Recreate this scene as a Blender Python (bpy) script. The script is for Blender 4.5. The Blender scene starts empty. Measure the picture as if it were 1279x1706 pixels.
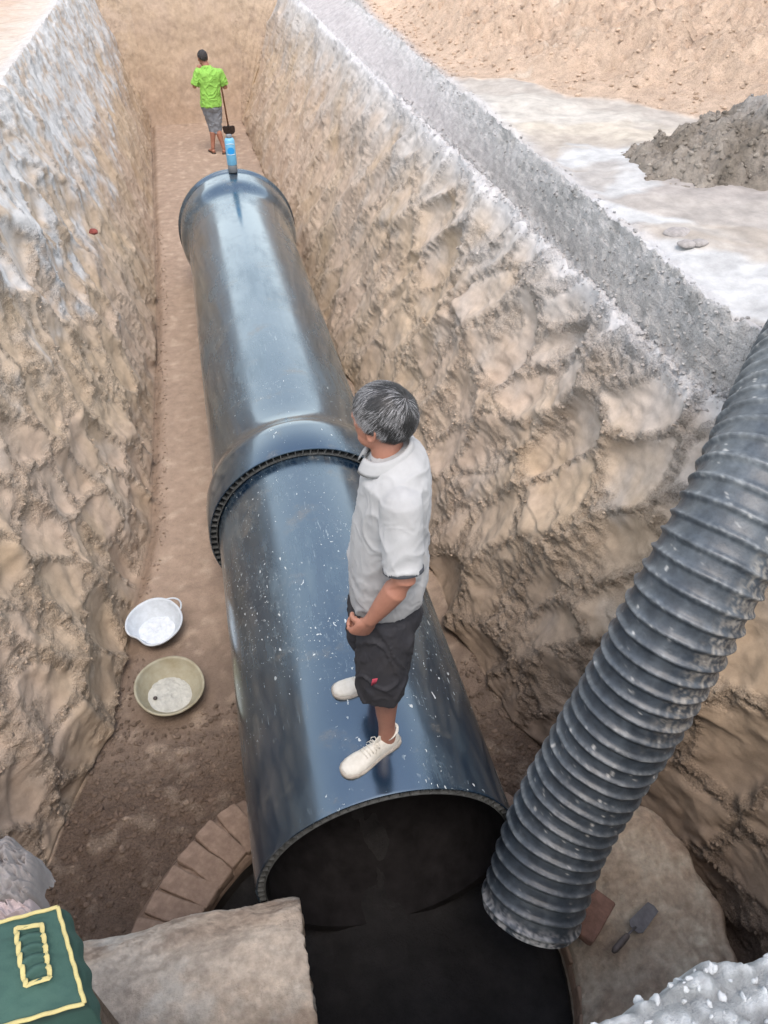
import bpy, math, random
import numpy as np
from mathutils import Vector, Matrix
R = math.radians
rng = np.random.default_rng(7)
random.seed(7)
S = bpy.context.scene
COL = S.collection

# ------------------------------------------------------------------ camera, sky, sun, exposure
F = 1300.0
CX, CY = 639.5, 853.0
CAM = np.array([0.0, 0.0, 4.17])
ROT = np.array([[0.97435375, 0.14442063, -0.17256142],
                [-0.22502169, 0.62534765, -0.74719847],
                [0.0, 0.7668657, 0.6418076]])          # rows: world axes in camera space
cd = bpy.data.cameras.new("camera")
cam = bpy.data.objects.new("camera", cd)
COL.objects.link(cam)
cam.matrix_world = Matrix([list(ROT[0]) + [CAM[0]], list(ROT[1]) + [CAM[1]], list(ROT[2]) + [CAM[2]], [0, 0, 0, 1]])
cd.sensor_fit = 'VERTICAL'
cd.sensor_height = 36.0
cd.lens = 36.0 * F / 1706.0
cd.clip_start = 0.05
cd.clip_end = 500
S.camera = cam

SUN_EL, SUN_AZ = R(64), R(183)      # azimuth from +Y clockwise: veiled sun high behind the camera
w = bpy.data.worlds.new("World")
S.world = w
w.use_nodes = True
nt = w.node_tree
bg = nt.nodes["Background"]
sky = nt.nodes.new("ShaderNodeTexSky")
sky.sky_type = 'NISHITA'
sky.sun_disc = False
sky.sun_elevation = SUN_EL
sky.sun_rotation = SUN_AZ
sky.dust_density = 3.0
sky.air_density = 1.0
hs = nt.nodes.new("ShaderNodeHueSaturation")
hs.inputs['Saturation'].default_value = 1.0
hs.inputs['Value'].default_value = 1.9
nt.links.new(sky.outputs[0], hs.inputs['Color'])
veil = nt.nodes.new("ShaderNodeMix"); veil.data_type = 'RGBA'       # thin high cloud over the blue
tcw = nt.nodes.new("ShaderNodeTexCoord"); sxyz = nt.nodes.new("ShaderNodeSeparateXYZ")
vr = nt.nodes.new("ShaderNodeMapRange"); vr.inputs['From Min'].default_value = .15; vr.inputs['From Max'].default_value = .95
vr.inputs['To Min'].default_value = .85; vr.inputs['To Max'].default_value = .12; vr.interpolation_type = 'SMOOTHSTEP'
nt.links.new(tcw.outputs['Generated'], sxyz.inputs[0]); nt.links.new(sxyz.outputs[2], vr.inputs[0]); nt.links.new(vr.outputs[0], veil.inputs[0])
veil.inputs[7].default_value = (12.6, 13.0, 12.9, 1)               # the haze thickens towards the horizon
nt.links.new(hs.outputs[0], veil.inputs[6])
nt.links.new(veil.outputs[2], bg.inputs[0])
bg.inputs[1].default_value = 0.15
sl = bpy.data.lights.new("sun", 'SUN')
sl.energy = 1.5
sl.angle = R(20)
sl.color = (1.0, 0.88, 0.78)
so = bpy.data.objects.new("sun", sl)
COL.objects.link(so)
sd = Vector((math.sin(SUN_AZ) * math.cos(SUN_EL), math.cos(SUN_AZ) * math.cos(SUN_EL), math.sin(SUN_EL)))
so.rotation_euler = sd.to_track_quat('Z', 'Y').to_euler()
S.view_settings.view_transform = 'Standard'
S.view_settings.look = 'None'
S.view_settings.gamma = 1
S.view_settings.use_curve_mapping = False
S.view_settings.exposure = 0.14


def G(px, py, z):
    """the point of the horizontal plane z seen at a photo pixel"""
    r = ROT @ np.array([px - CX, -(py - CY), -F])
    return CAM + r * ((z - CAM[2]) / r[2])


# ------------------------------------------------------------------ noise
_perm = np.random.default_rng(3).permutation(256)
_perm = np.concatenate([_perm, _perm, _perm])
_g = np.random.default_rng(4).normal(size=(256, 3))
_g /= np.linalg.norm(_g, axis=1)[:, None]


def perlin(x, y, z=0.0):
    x, y, z = np.broadcast_arrays(np.asarray(x, float), np.asarray(y, float), np.asarray(z, float))
    xi, yi, zi = np.floor(x).astype(int), np.floor(y).astype(int), np.floor(z).astype(int)
    xf, yf, zf = x - xi, y - yi, z - zi
    u, v, ww = [t * t * t * (t * (t * 6 - 15) + 10) for t in (xf, yf, zf)]
    xi &= 255; yi &= 255; zi &= 255
    out = 0
    for dx in (0, 1):
        for dy in (0, 1):
            for dz in (0, 1):
                h = _perm[_perm[_perm[(xi + dx) & 255] + ((yi + dy) & 255)] + ((zi + dz) & 255)]
                g = _g[h]
                d = g[..., 0] * (xf - dx) + g[..., 1] * (yf - dy) + g[..., 2] * (zf - dz)
                out = out + d * (u if dx else 1 - u) * (v if dy else 1 - v) * (ww if dz else 1 - ww)
    return out * 1.6


def fbm(x, y, z=0.0, o=4, gain=0.5):
    a, s, t = 1.0, 0, 0
    for i in range(o):
        s = s + a * perlin(np.asarray(x) * 2 ** i + 17 * i, np.asarray(y) * 2 ** i + 5 * i, np.asarray(z) * 2 ** i)
        t += a
        a *= gain
    return s / t


def ridged(x, y, z=0.0, o=4):
    a, s, t = 1.0, 0, 0
    for i in range(o):
        s = s + a * (1 - np.abs(perlin(np.asarray(x) * 2 ** i + 9 * i, np.asarray(y) * 2 ** i, np.asarray(z) * 2 ** i)) * 2)
        t += a
        a *= 0.5
    return s / t


_h = np.random.default_rng(9).random((256, 4))


def worley(x, y, seed=0):
    """F1, F2 and three hashes of the nearest cell"""
    xi, yi = np.floor(x).astype(int), np.floor(y).astype(int)
    f1 = np.full(x.shape, 9.0); f2 = np.full(x.shape, 9.0)
    hid = np.zeros(x.shape, int)
    ox = np.zeros(x.shape); oy = np.zeros(x.shape)
    for dx in (-1, 0, 1):
        for dy in (-1, 0, 1):
            h = _perm[_perm[(xi + dx + seed * 13) & 255] + ((yi + dy) & 255)]
            qx = xi + dx + _h[h, 0] - x
            qy = yi + dy + _h[h, 1] - y
            d = np.sqrt(qx * qx + qy * qy)
            n = d < f1
            f2 = np.where(n, f1, np.minimum(f2, d))
            hid = np.where(n, h, hid)
            ox = np.where(n, qx, ox); oy = np.where(n, qy, oy)
            f1 = np.where(n, d, f1)
    return f1, f2, hid, ox, oy


def sst(a, b, x):
    t = np.clip((x - a) / (b - a), 0, 1)
    return t * t * (3 - 2 * t)


def lerp(a, b, t):
    return a + (b - a) * t


# ------------------------------------------------------------------ mesh helpers
def mesh_from(name, V, Fc, mat=None, colors=None, smooth=True):
    me = bpy.data.meshes.new(name)
    V = np.asarray(V, dtype=np.float32)
    if isinstance(Fc, np.ndarray):
        k = Fc.shape[1]
        me.vertices.add(len(V)); me.vertices.foreach_set("co", V.ravel())
        me.loops.add(Fc.size); me.loops.foreach_set("vertex_index", Fc.astype(np.int32).ravel())
        me.polygons.add(len(Fc))
        me.polygons.foreach_set("loop_start", np.arange(0, Fc.size, k, dtype=np.int32))
        me.polygons.foreach_set("loop_total", np.full(len(Fc), k, dtype=np.int32))
        me.update(calc_edges=True)
    else:
        me.from_pydata([tuple(map(float, v)) for v in V], [], Fc)
        me.update()
    if colors is not None:
        ca = me.color_attributes.new("tint", 'FLOAT_COLOR', 'POINT')
        c = np.ones((len(V), 4), np.float32); c[:, :colors.shape[1]] = colors
        ca.data.foreach_set("color", c.ravel())
    if smooth:
        me.polygons.foreach_set("use_smooth", np.ones(len(me.polygons), dtype=bool))
    if mat:
        me.materials.append(mat)
    return me


def link(name, me, parent=None, **kw):
    o = bpy.data.objects.new(name, me)
    COL.objects.link(o)
    if parent is not None:
        o.parent = parent
    for k, v in kw.items():
        o[k] = v
    return o


def empty(name, loc, label, cat, group=None, rot=(0, 0, 0)):
    o = bpy.data.objects.new(name, None)
    COL.objects.link(o)
    o.location = loc; o.rotation_euler = rot
    o.empty_display_size = 0.1
    o['label'] = label; o['category'] = cat
    if group:
        o['group'] = group
    return o


class MB:
    def __init__(s):
        s.V = []; s.F = []; s.C = []

    def add(s, V, Fc, c=None):
        n = len(s.V)
        s.V += [tuple(map(float, v)) for v in V]
        s.F += [tuple(int(i) + n for i in f) for f in Fc]
        s.C += [c if c is not None else (1, 1, 1)] * len(V)

    def box(s, c, size, M=None, jit=0.0):
        pts = []
        for x in (-.5, .5):
            for y in (-.5, .5):
                for z in (-.5, .5):
                    p = Vector((x * size[0], y * size[1], z * size[2]))
                    if jit:
                        p += Vector([random.uniform(-jit, jit) for _ in range(3)])
                    if M:
                        p = M @ p
                    pts.append(p + Vector(c))
        s.add(pts, [(0, 1, 3, 2), (4, 6, 7, 5), (0, 4, 5, 1), (2, 3, 7, 6), (0, 2, 6, 4), (1, 5, 7, 3)])

    def tube(s, pts, rad, n=12, ref=(0, 0, 1), cap=True, closed=False, c=None):
        pts = [np.asarray(p, float) for p in pts]
        m = len(pts)
        if not hasattr(rad, '__len__'):
            rad = [rad] * m
        V = []
        ref = np.asarray(ref, float)
        for i, p in enumerate(pts):
            if closed:
                d = pts[(i + 1) % m] - pts[i - 1]
            else:
                d = pts[min(i + 1, m - 1)] - pts[max(i - 1, 0)]
            d = d / (np.linalg.norm(d) + 1e-9)
            a = np.cross(ref, d)
            if np.linalg.norm(a) < 1e-3:
                a = np.cross((0.3, 1, .1), d)
            a /= np.linalg.norm(a); b = np.cross(d, a)
            r = rad[i]
            ra, rb = (r if hasattr(r, '__len__') else (r, r))
            for k in range(n):
                t = 2 * math.pi * k / n
                V.append(p + a * ra * math.cos(t) + b * rb * math.sin(t))
        Fc = []
        for i in range(m if closed else m - 1):
            j = (i + 1) % m
            for k in range(n):
                k2 = (k + 1) % n
                Fc.append((i * n + k, i * n + k2, j * n + k2, j * n + k))
        if cap and not closed:
            V.append(pts[0]); V.append(pts[-1])
            for k in range(n):
                k2 = (k + 1) % n
                Fc.append((m * n, k2, k)); Fc.append((m * n + 1, (m - 1) * n + k, (m - 1) * n + k2))
        s.add(V, Fc, c)

    def ball(s, c, r, M=None, nu=16, nv=10):
        if not hasattr(r, '__len__'):
            r = (r, r, r)
        V = []; Fc = []
        for j in range(1, nv):
            ph = math.pi * j / nv
            for i in range(nu):
                t = 2 * math.pi * i / nu
                V.append(Vector((r[0] * math.sin(ph) * math.cos(t), r[1] * math.sin(ph) * math.sin(t), r[2] * math.cos(ph))))
        V.append(Vector((0, 0, r[2]))); V.append(Vector((0, 0, -r[2])))
        for j in range(nv - 2):
            for i in range(nu):
                i2 = (i + 1) % nu
                Fc.append((j * nu + i, (j + 1) * nu + i, (j + 1) * nu + i2, j * nu + i2))
        T, B = len(V) - 2, len(V) - 1
        for i in range(nu):
            i2 = (i + 1) % nu
            Fc.append((T, i, i2)); Fc.append((B, (nv - 2) * nu + i2, (nv - 2) * nu + i))
        if M:
            V = [M @ v for v in V]
        s.add([v + Vector(c) for v in V], Fc)

    def loft(s, rings, cap=True):
        n = len(rings[0]); m = len(rings)
        V = [p for r in rings for p in r]; Fc = []
        for i in range(m - 1):
            for k in range(n):
                k2 = (k + 1) % n
                Fc.append((i * n + k, i * n + k2, (i + 1) * n + k2, (i + 1) * n + k))
        if cap:
            V.append(sum(np.asarray(p, float) for p in rings[0]) / n); V.append(sum(np.asarray(p, float) for p in rings[-1]) / n)
            for k in range(n):
                k2 = (k + 1) % n
                Fc.append((m * n, k2, k)); Fc.append((m * n + 1, (m - 1) * n + k, (m - 1) * n + k2))
        s.add(V, Fc)

    def mesh(s, name, mat, smooth=True, col=False):
        return mesh_from(name, s.V, s.F, mat, np.array(s.C) if col else None, smooth)

    def obj(s, name, mat, parent=None, smooth=True, col=False, **kw):
        return link(name, s.mesh(name, mat, smooth, col), parent, **kw)


def remeshed(mb, voxel, smooth_it=2, fac=0.5):
    me = mb.mesh("tmp", None)
    o = bpy.data.objects.new("tmp", me)
    COL.objects.link(o)
    r = o.modifiers.new("r", 'REMESH'); r.mode = 'VOXEL'; r.voxel_size = voxel; r.use_smooth_shade = True
    if smooth_it:
        sm = o.modifiers.new("s", 'SMOOTH'); sm.iterations = smooth_it; sm.factor = fac
    dg = bpy.context.evaluated_depsgraph_get()
    dg.update()
    res = bpy.data.meshes.new_from_object(o.evaluated_get(dg))
    bpy.data.objects.remove(o); bpy.data.meshes.remove(me)
    return res


def get_vn(me):
    n = len(me.vertices)
    V = np.empty(n * 3, np.float32); me.vertices.foreach_get("co", V)
    N = np.empty(n * 3, np.float32); me.vertex_normals.foreach_get("vector", N)
    return V.reshape(-1, 3).astype(float), N.reshape(-1, 3).astype(float)


def set_v(me, V):
    me.vertices.foreach_set("co", np.asarray(V, np.float32).ravel()); me.update()


# ------------------------------------------------------------------ materials
def material(name, color=None, rough=0.8, attr=False, n_scale=None, n_amt=0.25, bump=0.0, b_scale=60, spec=0.5, dark=None, metal=0.0,
             stretch=(1, 1, 1), rough2=None, crumb=False, bump2=0.0, b2_scale=300):
    m = bpy.data.materials.new(name)
    m.use_nodes = True
    t = m.node_tree; L = t.links
    p = t.nodes["Principled BSDF"]
    p.inputs['Roughness'].default_value = rough
    p.inputs['Specular IOR Level'].default_value = spec
    p.inputs['Metallic'].default_value = metal
    tc = t.nodes.new("ShaderNodeTexCoord")
    mp = t.nodes.new("ShaderNodeMapping"); mp.inputs['Scale'].default_value = stretch
    L.new(tc.outputs['Object'], mp.inputs[0])
    if attr:
        a = t.nodes.new("ShaderNodeAttribute"); a.attribute_name = "tint"
        base = a.outputs['Color']
    else:
        rgb = t.nodes.new("ShaderNodeRGB"); rgb.outputs[0].default_value = (*color, 1)
        base = rgb.outputs[0]
    if n_scale:
        nz = t.nodes.new("ShaderNodeTexNoise"); nz.inputs['Scale'].default_value = n_scale
        nz.inputs['Detail'].default_value = 8; nz.inputs['Roughness'].default_value = 0.65
        L.new(mp.outputs[0], nz.inputs['Vector'])
        mr = t.nodes.new("ShaderNodeMapRange")
        mr.inputs['From Min'].default_value = 0.3; mr.inputs['From Max'].default_value = 0.7
        mr.inputs['To Min'].default_value = 0; mr.inputs['To Max'].default_value = 1
        L.new(nz.outputs[0], mr.inputs[0])
        mx = t.nodes.new("ShaderNodeMix"); mx.data_type = 'RGBA'
        L.new(mr.outputs[0], mx.inputs['Factor'])
        if dark is not None:
            mx.inputs[6].default_value = (*dark, 1)
            L.new(base, mx.inputs[7])
            base = mx.outputs[2]
        else:
            mm = t.nodes.new("ShaderNodeMapRange")
            mm.inputs['To Min'].default_value = 1 - n_amt; mm.inputs['To Max'].default_value = 1 + n_amt
            L.new(mr.outputs[0], mm.inputs[0])
            vm = t.nodes.new("ShaderNodeVectorMath"); vm.operation = 'SCALE'
            L.new(base, vm.inputs[0]); L.new(mm.outputs[0], vm.inputs['Scale'])
            base = vm.outputs[0]
        if rough2 is not None:
            rr = t.nodes.new("ShaderNodeMapRange")
            rr.inputs['To Min'].default_value = rough2; rr.inputs['To Max'].default_value = rough
            L.new(mr.outputs[0], rr.inputs[0]); L.new(rr.outputs[0], p.inputs['Roughness'])
    L.new(base, p.inputs['Base Color'])
    if bump:
        bz = t.nodes.new("ShaderNodeTexNoise"); bz.inputs['Scale'].default_value = b_scale
        bz.inputs['Detail'].default_value = 10; bz.inputs['Roughness'].default_value = 0.7
        L.new(tc.outputs['Object'], bz.inputs['Vector'])
        bp = t.nodes.new("ShaderNodeBump"); bp.inputs['Strength'].default_value = 1.0
        bp.inputs['Distance'].default_value = bump
        if crumb:
            L.new(a.outputs['Alpha'], bp.inputs['Strength'])
            bz2 = t.nodes.new("ShaderNodeTexNoise"); bz2.inputs['Scale'].default_value = b_scale * 3.1
            bz2.inputs['Detail'].default_value = 6; bz2.inputs['Roughness'].default_value = 0.75
            L.new(tc.outputs['Object'], bz2.inputs['Vector'])
            bp0 = t.nodes.new("ShaderNodeBump"); bp0.inputs['Distance'].default_value = bump * .45
            L.new(a.outputs['Alpha'], bp0.inputs['Strength'])
            L.new(bz2.outputs[0], bp0.inputs['Height'])
            vz = t.nodes.new("ShaderNodeTexVoronoi"); vz.inputs['Scale'].default_value = 85
            L.new(tc.outputs['Object'], vz.inputs['Vector'])
            bp1 = t.nodes.new("ShaderNodeBump"); bp1.inputs['Distance'].default_value = .007; bp1.invert = True
            L.new(a.outputs['Alpha'], bp1.inputs['Strength']); L.new(vz.outputs['Distance'], bp1.inputs['Height'])
            L.new(bp0.outputs[0], bp1.inputs['Normal']); L.new(bp1.outputs[0], bp.inputs['Normal'])
            gz = t.nodes.new("ShaderNodeTexNoise"); gz.inputs['Scale'].default_value = 95; gz.inputs['Detail'].default_value = 5; gz.inputs['Roughness'].default_value = .8
            L.new(tc.outputs['Object'], gz.inputs['Vector'])
            g1 = t.nodes.new("ShaderNodeMapRange"); g1.inputs['From Min'].default_value = .36; g1.inputs['From Max'].default_value = .52; g1.inputs['To Min'].default_value = .62; g1.inputs['To Max'].default_value = 1.06
            L.new(gz.outputs[0], g1.inputs[0])
            g2 = t.nodes.new("ShaderNodeMix"); L.new(a.outputs['Alpha'], g2.inputs[0]); g2.inputs[2].default_value = 1.0; L.new(g1.outputs[0], g2.inputs[3])
            g3 = t.nodes.new("ShaderNodeVectorMath"); g3.operation = 'SCALE'; L.new(base, g3.inputs[0]); L.new(g2.outputs[0], g3.inputs['Scale'])
            L.new(g3.outputs[0], p.inputs['Base Color'])
        L.new(bz.outputs[0], bp.inputs['Height'])
        L.new(bp.outputs[0], p.inputs['Normal'])
    return m


def pipe_material():
    m = bpy.data.materials.new("black_plastic_pipe")
    m.use_nodes = True
    t = m.node_tree; L = t.links; N = t.nodes
    p = N["Principled BSDF"]
    tc = N.new("ShaderNodeTexCoord")

    def noise(scale, st, detail=6, rough=.6, lo=.35, hi=.65):
        mp = N.new("ShaderNodeMapping"); mp.inputs['Scale'].default_value = st
        L.new(tc.outputs['Object'], mp.inputs[0])
        n = N.new("ShaderNodeTexNoise"); n.inputs['Scale'].default_value = scale
        n.inputs['Detail'].default_value = detail; n.inputs['Roughness'].default_value = rough
        L.new(mp.outputs[0], n.inputs['Vector'])
        r = N.new("ShaderNodeMapRange"); r.inputs['From Min'].default_value = lo; r.inputs['From Max'].default_value = hi
        L.new(n.outputs[0], r.inputs[0])
        return r.outputs[0]

    def mix(f, a, b):
        x = N.new("ShaderNodeMix"); x.data_type = 'RGBA'
        if isinstance(f, float): x.inputs[0].default_value = f
        else: L.new(f, x.inputs[0])
        for s_, i in ((a, 6), (b, 7)):
            if isinstance(s_, tuple): x.inputs[i].default_value = (*s_, 1)
            else: L.new(s_, x.inputs[i])
        return x.outputs[2]

    def math_(op, a, b):
        x = N.new("ShaderNodeMath"); x.operation = op
        for s_, i in ((a, 0), (b, 1)):
            if isinstance(s_, (int, float)): x.inputs[i].default_value = s_
            else: L.new(s_, x.inputs[i])
        return x.outputs[0]
    streak = noise(7, (2.2, .35, 2.2), 8, .65, .35, .7)         # dusty film drawn along the pipe
    cloud = noise(2.1, (1, .6, 1), 6, .6, .42, .66)
    film = math_('MULTIPLY', streak, cloud)
    col = mix(film, (0.007, 0.017, 0.034), (0.085, 0.11, 0.13))
    mud = noise(3.3, (1, 1.2, 1), 9, .7, .56, .68)
    col = mix(math_('MULTIPLY', mud, .45), col, (0.20, 0.17, 0.14))
    # plaster splashes: short flecks and drops
    flecks = None
    gp_ = N.new('ShaderNodeNewGeometry'); sp_ = N.new('ShaderNodeSeparateXYZ'); L.new(gp_.outputs['Position'], sp_.inputs[0])
    wk = N.new('ShaderNodeMapRange'); wk.inputs['From Min'].default_value = 3.2; wk.inputs['From Max'].default_value = 6.0   # plaster was splashed round the joint and the manhole
    wk.inputs['To Min'].default_value = 1.0; wk.inputs['To Max'].default_value = .35; L.new(sp_.outputs[1], wk.inputs[0])
    for sc, st, thr, nsc in ((10, (1.3, .5, 1.3), .10, 1.6), (34, (1, .6, 1), .16, 1.3), (60, (1, .8, 1), .17, 1.9), (19, (2.6, .7, 1.6), .085, 2.0), (28, (.8, 2.2, 1.2), .10, 1.5)):
        mp = N.new("ShaderNodeMapping"); mp.inputs['Scale'].default_value = st; mp.inputs['Rotation'].default_value = (0, 0, sc * .03)
        L.new(tc.outputs['Object'], mp.inputs[0])
        wn = N.new("ShaderNodeTexNoise"); wn.inputs['Scale'].default_value = 30
        L.new(mp.outputs[0], wn.inputs['Vector'])
        va = N.new("ShaderNodeVectorMath"); va.operation = 'MULTIPLY_ADD'
        L.new(wn.outputs['Color'], va.inputs[0]); va.inputs[1].default_value = (.05, .05, .05); L.new(mp.outputs[0], va.inputs[2])
        v = N.new("ShaderNodeTexVoronoi"); v.inputs['Scale'].default_value = sc
        L.new(va.outputs[0], v.inputs['Vector'])
        sep = N.new("ShaderNodeSeparateColor"); L.new(v.outputs['Color'], sep.inputs[0])
        rad = math_('MULTIPLY', math_('POWER', sep.outputs[0], 3.6), thr * 1.5)
        rad = math_('MULTIPLY', rad, wk.outputs[0])
        hit = math_('LESS_THAN', v.outputs['Distance'], rad)
        patch = noise(nsc, (1, 1, 1), 3, .5, .50, .55)
        hit = math_('MULTIPLY', hit, patch)
        flecks = hit if flecks is None else math_('MAXIMUM', flecks, hit)
    smear = math_('MULTIPLY', noise(26, (1.6, 1, 1), 9, .8, .57, .68), noise(1.7, (1, 1, 1), 3, .5, .50, .62))
    scr = math_('MULTIPLY', noise(14, (6, .5, 6), 4, .8, .62, .66), noise(2.3, (1, 1, 1), 3, .5, .5, .6))
    smear = math_('MAXIMUM', smear, math_('MULTIPLY', scr, .6))
    white = math_('MAXIMUM', flecks, math_('MULTIPLY', smear, .6))
    col = mix(white, col, (0.55, 0.56, 0.54))
    L.new(col, p.inputs['Base Color'])
    rr = N.new("ShaderNodeMapRange"); rr.inputs['To Min'].default_value = .17; rr.inputs['To Max'].default_value = .50
    L.new(math_('MAXIMUM', film, white), rr.inputs[0])
    L.new(rr.outputs[0], p.inputs['Roughness'])
    cr = N.new("ShaderNodeMapRange"); cr.inputs['To Min'].default_value = .15; cr.inputs['To Max'].default_value = .42
    L.new(math_('MAXIMUM', math_('MULTIPLY', cloud, .8), white), cr.inputs[0]); L.new(cr.outputs[0], p.inputs['Coat Roughness'])
    cw = N.new("ShaderNodeMapRange"); cw.inputs['To Min'].default_value = 1.0; cw.inputs['To Max'].default_value = .25
    L.new(math_('MAXIMUM', math_('MAXIMUM', film, math_('MULTIPLY', mud, .9)), white), cw.inputs[0]); L.new(cw.outputs[0], p.inputs['Coat Weight'])
    p.inputs['IOR'].default_value = 1.6
    p.inputs['Specular Tint'].default_value = (.62, .86, 1.0, 1)
    p.inputs['Coat Tint'].default_value = (.80, .94, 1.0, 1)
    p.inputs['Specular IOR Level'].default_value = 1.0
    p.inputs['Coat Weight'].default_value = 1.0
    p.inputs['Coat Roughness'].default_value = 0.2
    p.inputs['Coat IOR'].default_value = 1.9
    b = N.new("ShaderNodeBump"); b.inputs['Distance'].default_value = .0012; b.inputs['Strength'].default_value = .7
    L.new(math_('ADD', math_('MULTIPLY', noise(9, (1.5, .3, 1.5), 8, .6, 0, 1), 1.0), math_('MULTIPLY', white, .8)), b.inputs['Height'])
    L.new(b.outputs[0], p.inputs['Normal'])
    return m


M_dirt = material("excavated_clay", rough=.95, attr=True, n_scale=11, n_amt=.16, bump=.030, b_scale=22, spec=.12, crumb=True)
M_heap = material("spoil_soil", rough=.95, attr=True, n_scale=14, n_amt=.30, bump=.035, b_scale=28, spec=.12)
M_pipe = pipe_material()
M_cell = material("cut_plastic_edge", (.075, .08, .08), rough=.55, n_scale=30, n_amt=.5)
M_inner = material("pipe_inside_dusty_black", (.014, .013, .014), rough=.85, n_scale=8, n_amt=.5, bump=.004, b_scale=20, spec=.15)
M_hose = material("dusty_corrugated_plastic", rough=.42, attr=True, n_scale=22, n_amt=.35, bump=.0015, b_scale=90, spec=.6)
M_brick = material("mortar_smeared_clay_brick", (.27, .20, .155), rough=.95, n_scale=18, dark=(.15, .105, .08), bump=.008, b_scale=45, spec=.2)
M_rbrick = material("dark_red_clay_brick", (.13, .075, .06), rough=.95, n_scale=25, n_amt=.3, bump=.004, b_scale=60)
M_conc = material("mud_caked_concrete", rough=.92, attr=True, n_scale=34, n_amt=.22, bump=.014, b_scale=42, spec=.2)
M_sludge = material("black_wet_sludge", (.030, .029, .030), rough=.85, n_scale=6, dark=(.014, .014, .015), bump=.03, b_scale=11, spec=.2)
M_shaft = material("shade_darkened_shaft_brick", (.030, .027, .025), rough=.85, n_scale=9, n_amt=.4, bump=.006, b_scale=40, spec=.2)  # brick coloured near-black: the darkness inside the shaft is put into it
M_white = material("white_lime_chunk", (.52, .55, .57), rough=.9, n_scale=30, dark=(.42, .44, .45), bump=.004, b_scale=90)
M_clod = material("grey_clod", (.30, .28, .27), rough=.95, n_scale=30, n_amt=.25, bump=.006, b_scale=60)
M_basinw = material("white_plastic_basin", (.60, .66, .72), rough=.4, n_scale=18, dark=(.45, .50, .54), spec=.5)
M_basiny = material("mortar_stained_plastic", (.36, .35, .27), rough=.6, n_scale=9, dark=(.24, .21, .13))
M_mortar = material("dried_mortar", (.42, .43, .40), rough=.9, n_scale=30, n_amt=.2, bump=.003, b_scale=80)
M_limeres = material("white_lime_residue", (.58, .63, .68), rough=.8, n_scale=40, n_amt=.12, bump=.002, b_scale=120)
M_green = material("green_canvas", (.032, .085, .066), rough=.8, n_scale=7, dark=(.018, .055, .045), bump=.0012, b_scale=240)
M_yellow = material("yellow_binding_tape", (.47, .41, .17), rough=.8, n_scale=40, dark=(.40, .34, .15), bump=.001, b_scale=200)
M_cloth = material("grey_rumpled_cloth", (.19, .175, .17), rough=.95, n_scale=20, n_amt=.2, bump=.001, b_scale=250)
M_pinkcloth = material("pale_pink_cloth", (.36, .30, .30), rough=.95, n_scale=20, n_amt=.15, bump=.001, b_scale=250)
M_skin = material("tanned_skin", (.36, .17, .115), rough=.55, n_scale=14, dark=(.30, .135, .09), bump=.0006, b_scale=150)
M_shirt = material("pale_grey_knit_cotton", (.40, .405, .41), rough=.9, n_scale=6, dark=(.32, .32, .32), bump=.0008, b_scale=300)
M_trim = material("dark_grey_knit_trim", (.045, .05, .06), rough=.9)
M_shorts = material("black_cotton_shorts", (.017, .018, .024), rough=.85, n_scale=9, dark=(.028, .027, .030), bump=.0008, b_scale=200)
M_red = material("red_embroidery", (.40, .05, .08), rough=.8)
M_shoe = material("worn_white_canvas_shoe", (.62, .61, .56), rough=.75, n_scale=28, dark=(.50, .48, .42), bump=.0006, b_scale=200)
M_sole = material("dirty_rubber_sole", (.44, .41, .36), rough=.8, n_scale=40, dark=(.22, .19, .16), bump=.001, b_scale=120)
M_lace = material("white_shoe_lace", (.58, .56, .50), rough=.9)
M_hair = material("greying_black_hair", rough=.5, attr=True, spec=.5)
M_scalp = material("scalp_under_hair", (.035, .032, .032), rough=.8, n_scale=60, n_amt=.3)
M_scalp.node_tree.nodes["Principled BSDF"].inputs['Roughness'].default_value = .85
M_lime = material("lime_green_knit", (.27, .55, .10), rough=.85, n_scale=10, dark=(.22, .46, .08), bump=.0008, b_scale=200)
M_gshort = material("grey_washed_shorts", (.27, .30, .34), rough=.9, n_scale=12, dark=(.17, .19, .22), bump=.0008, b_scale=200)
M_sandal = material("dark_rubber_sandal", (.05, .035, .03), rough=.7)
M_wood = material("weathered_wood_handle", (.22, .12, .07), rough=.8, n_scale=20, n_amt=.3)
M_steel = material("muddy_steel", (.075, .065, .065), rough=.6, n_scale=20, n_amt=.4, metal=.2)
M_trowel = material("tarnished_trowel_steel", (.085, .085, .095), rough=.5, n_scale=25, n_amt=.3, metal=.3)
M_blue = material("light_blue_label", (.16, .42, .62), rough=.5, n_scale=30, n_amt=.12)
M_cyan = material("bright_blue_print", (.02, .30, .70), rough=.5)
M_whitepr = material("white_print", (.7, .78, .82), rough=.5)
M_gcan = material("grey_plastic_base", (.16, .17, .18), rough=.5)

# ------------------------------------------------------------------ terrain
ZG = 2.55
MC = np.array([0.27, 1.30]); MR = 0.885          # manhole centre and inner radius


def rows_Y():
    y = [-40, -20, -10, -6, -4, -3, -2.2, -1.6, -1.1, -.8, -.5, -.3, -.15, 0.0]
    v = 0.0
    while v < 1.25:
        v += .03; y.append(v)
    while v < 17.7:
        v += .0105 + .0029 * v; y.append(v)
    n0 = len(y)
    for k in range(1, 96):
        y.append(17.72 + .55 * k / 95)
    for d in (.3, .7, 1.2, 2, 3, 4.5, 7, 11, 18, 30, 60, 110):
        y.append(18.27 + d)
    return np.array(y)


YY = rows_Y()


def I(v, ks):
    k = np.array(ks); return np.interp(v, k[:, 0], k[:, 1])


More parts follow.
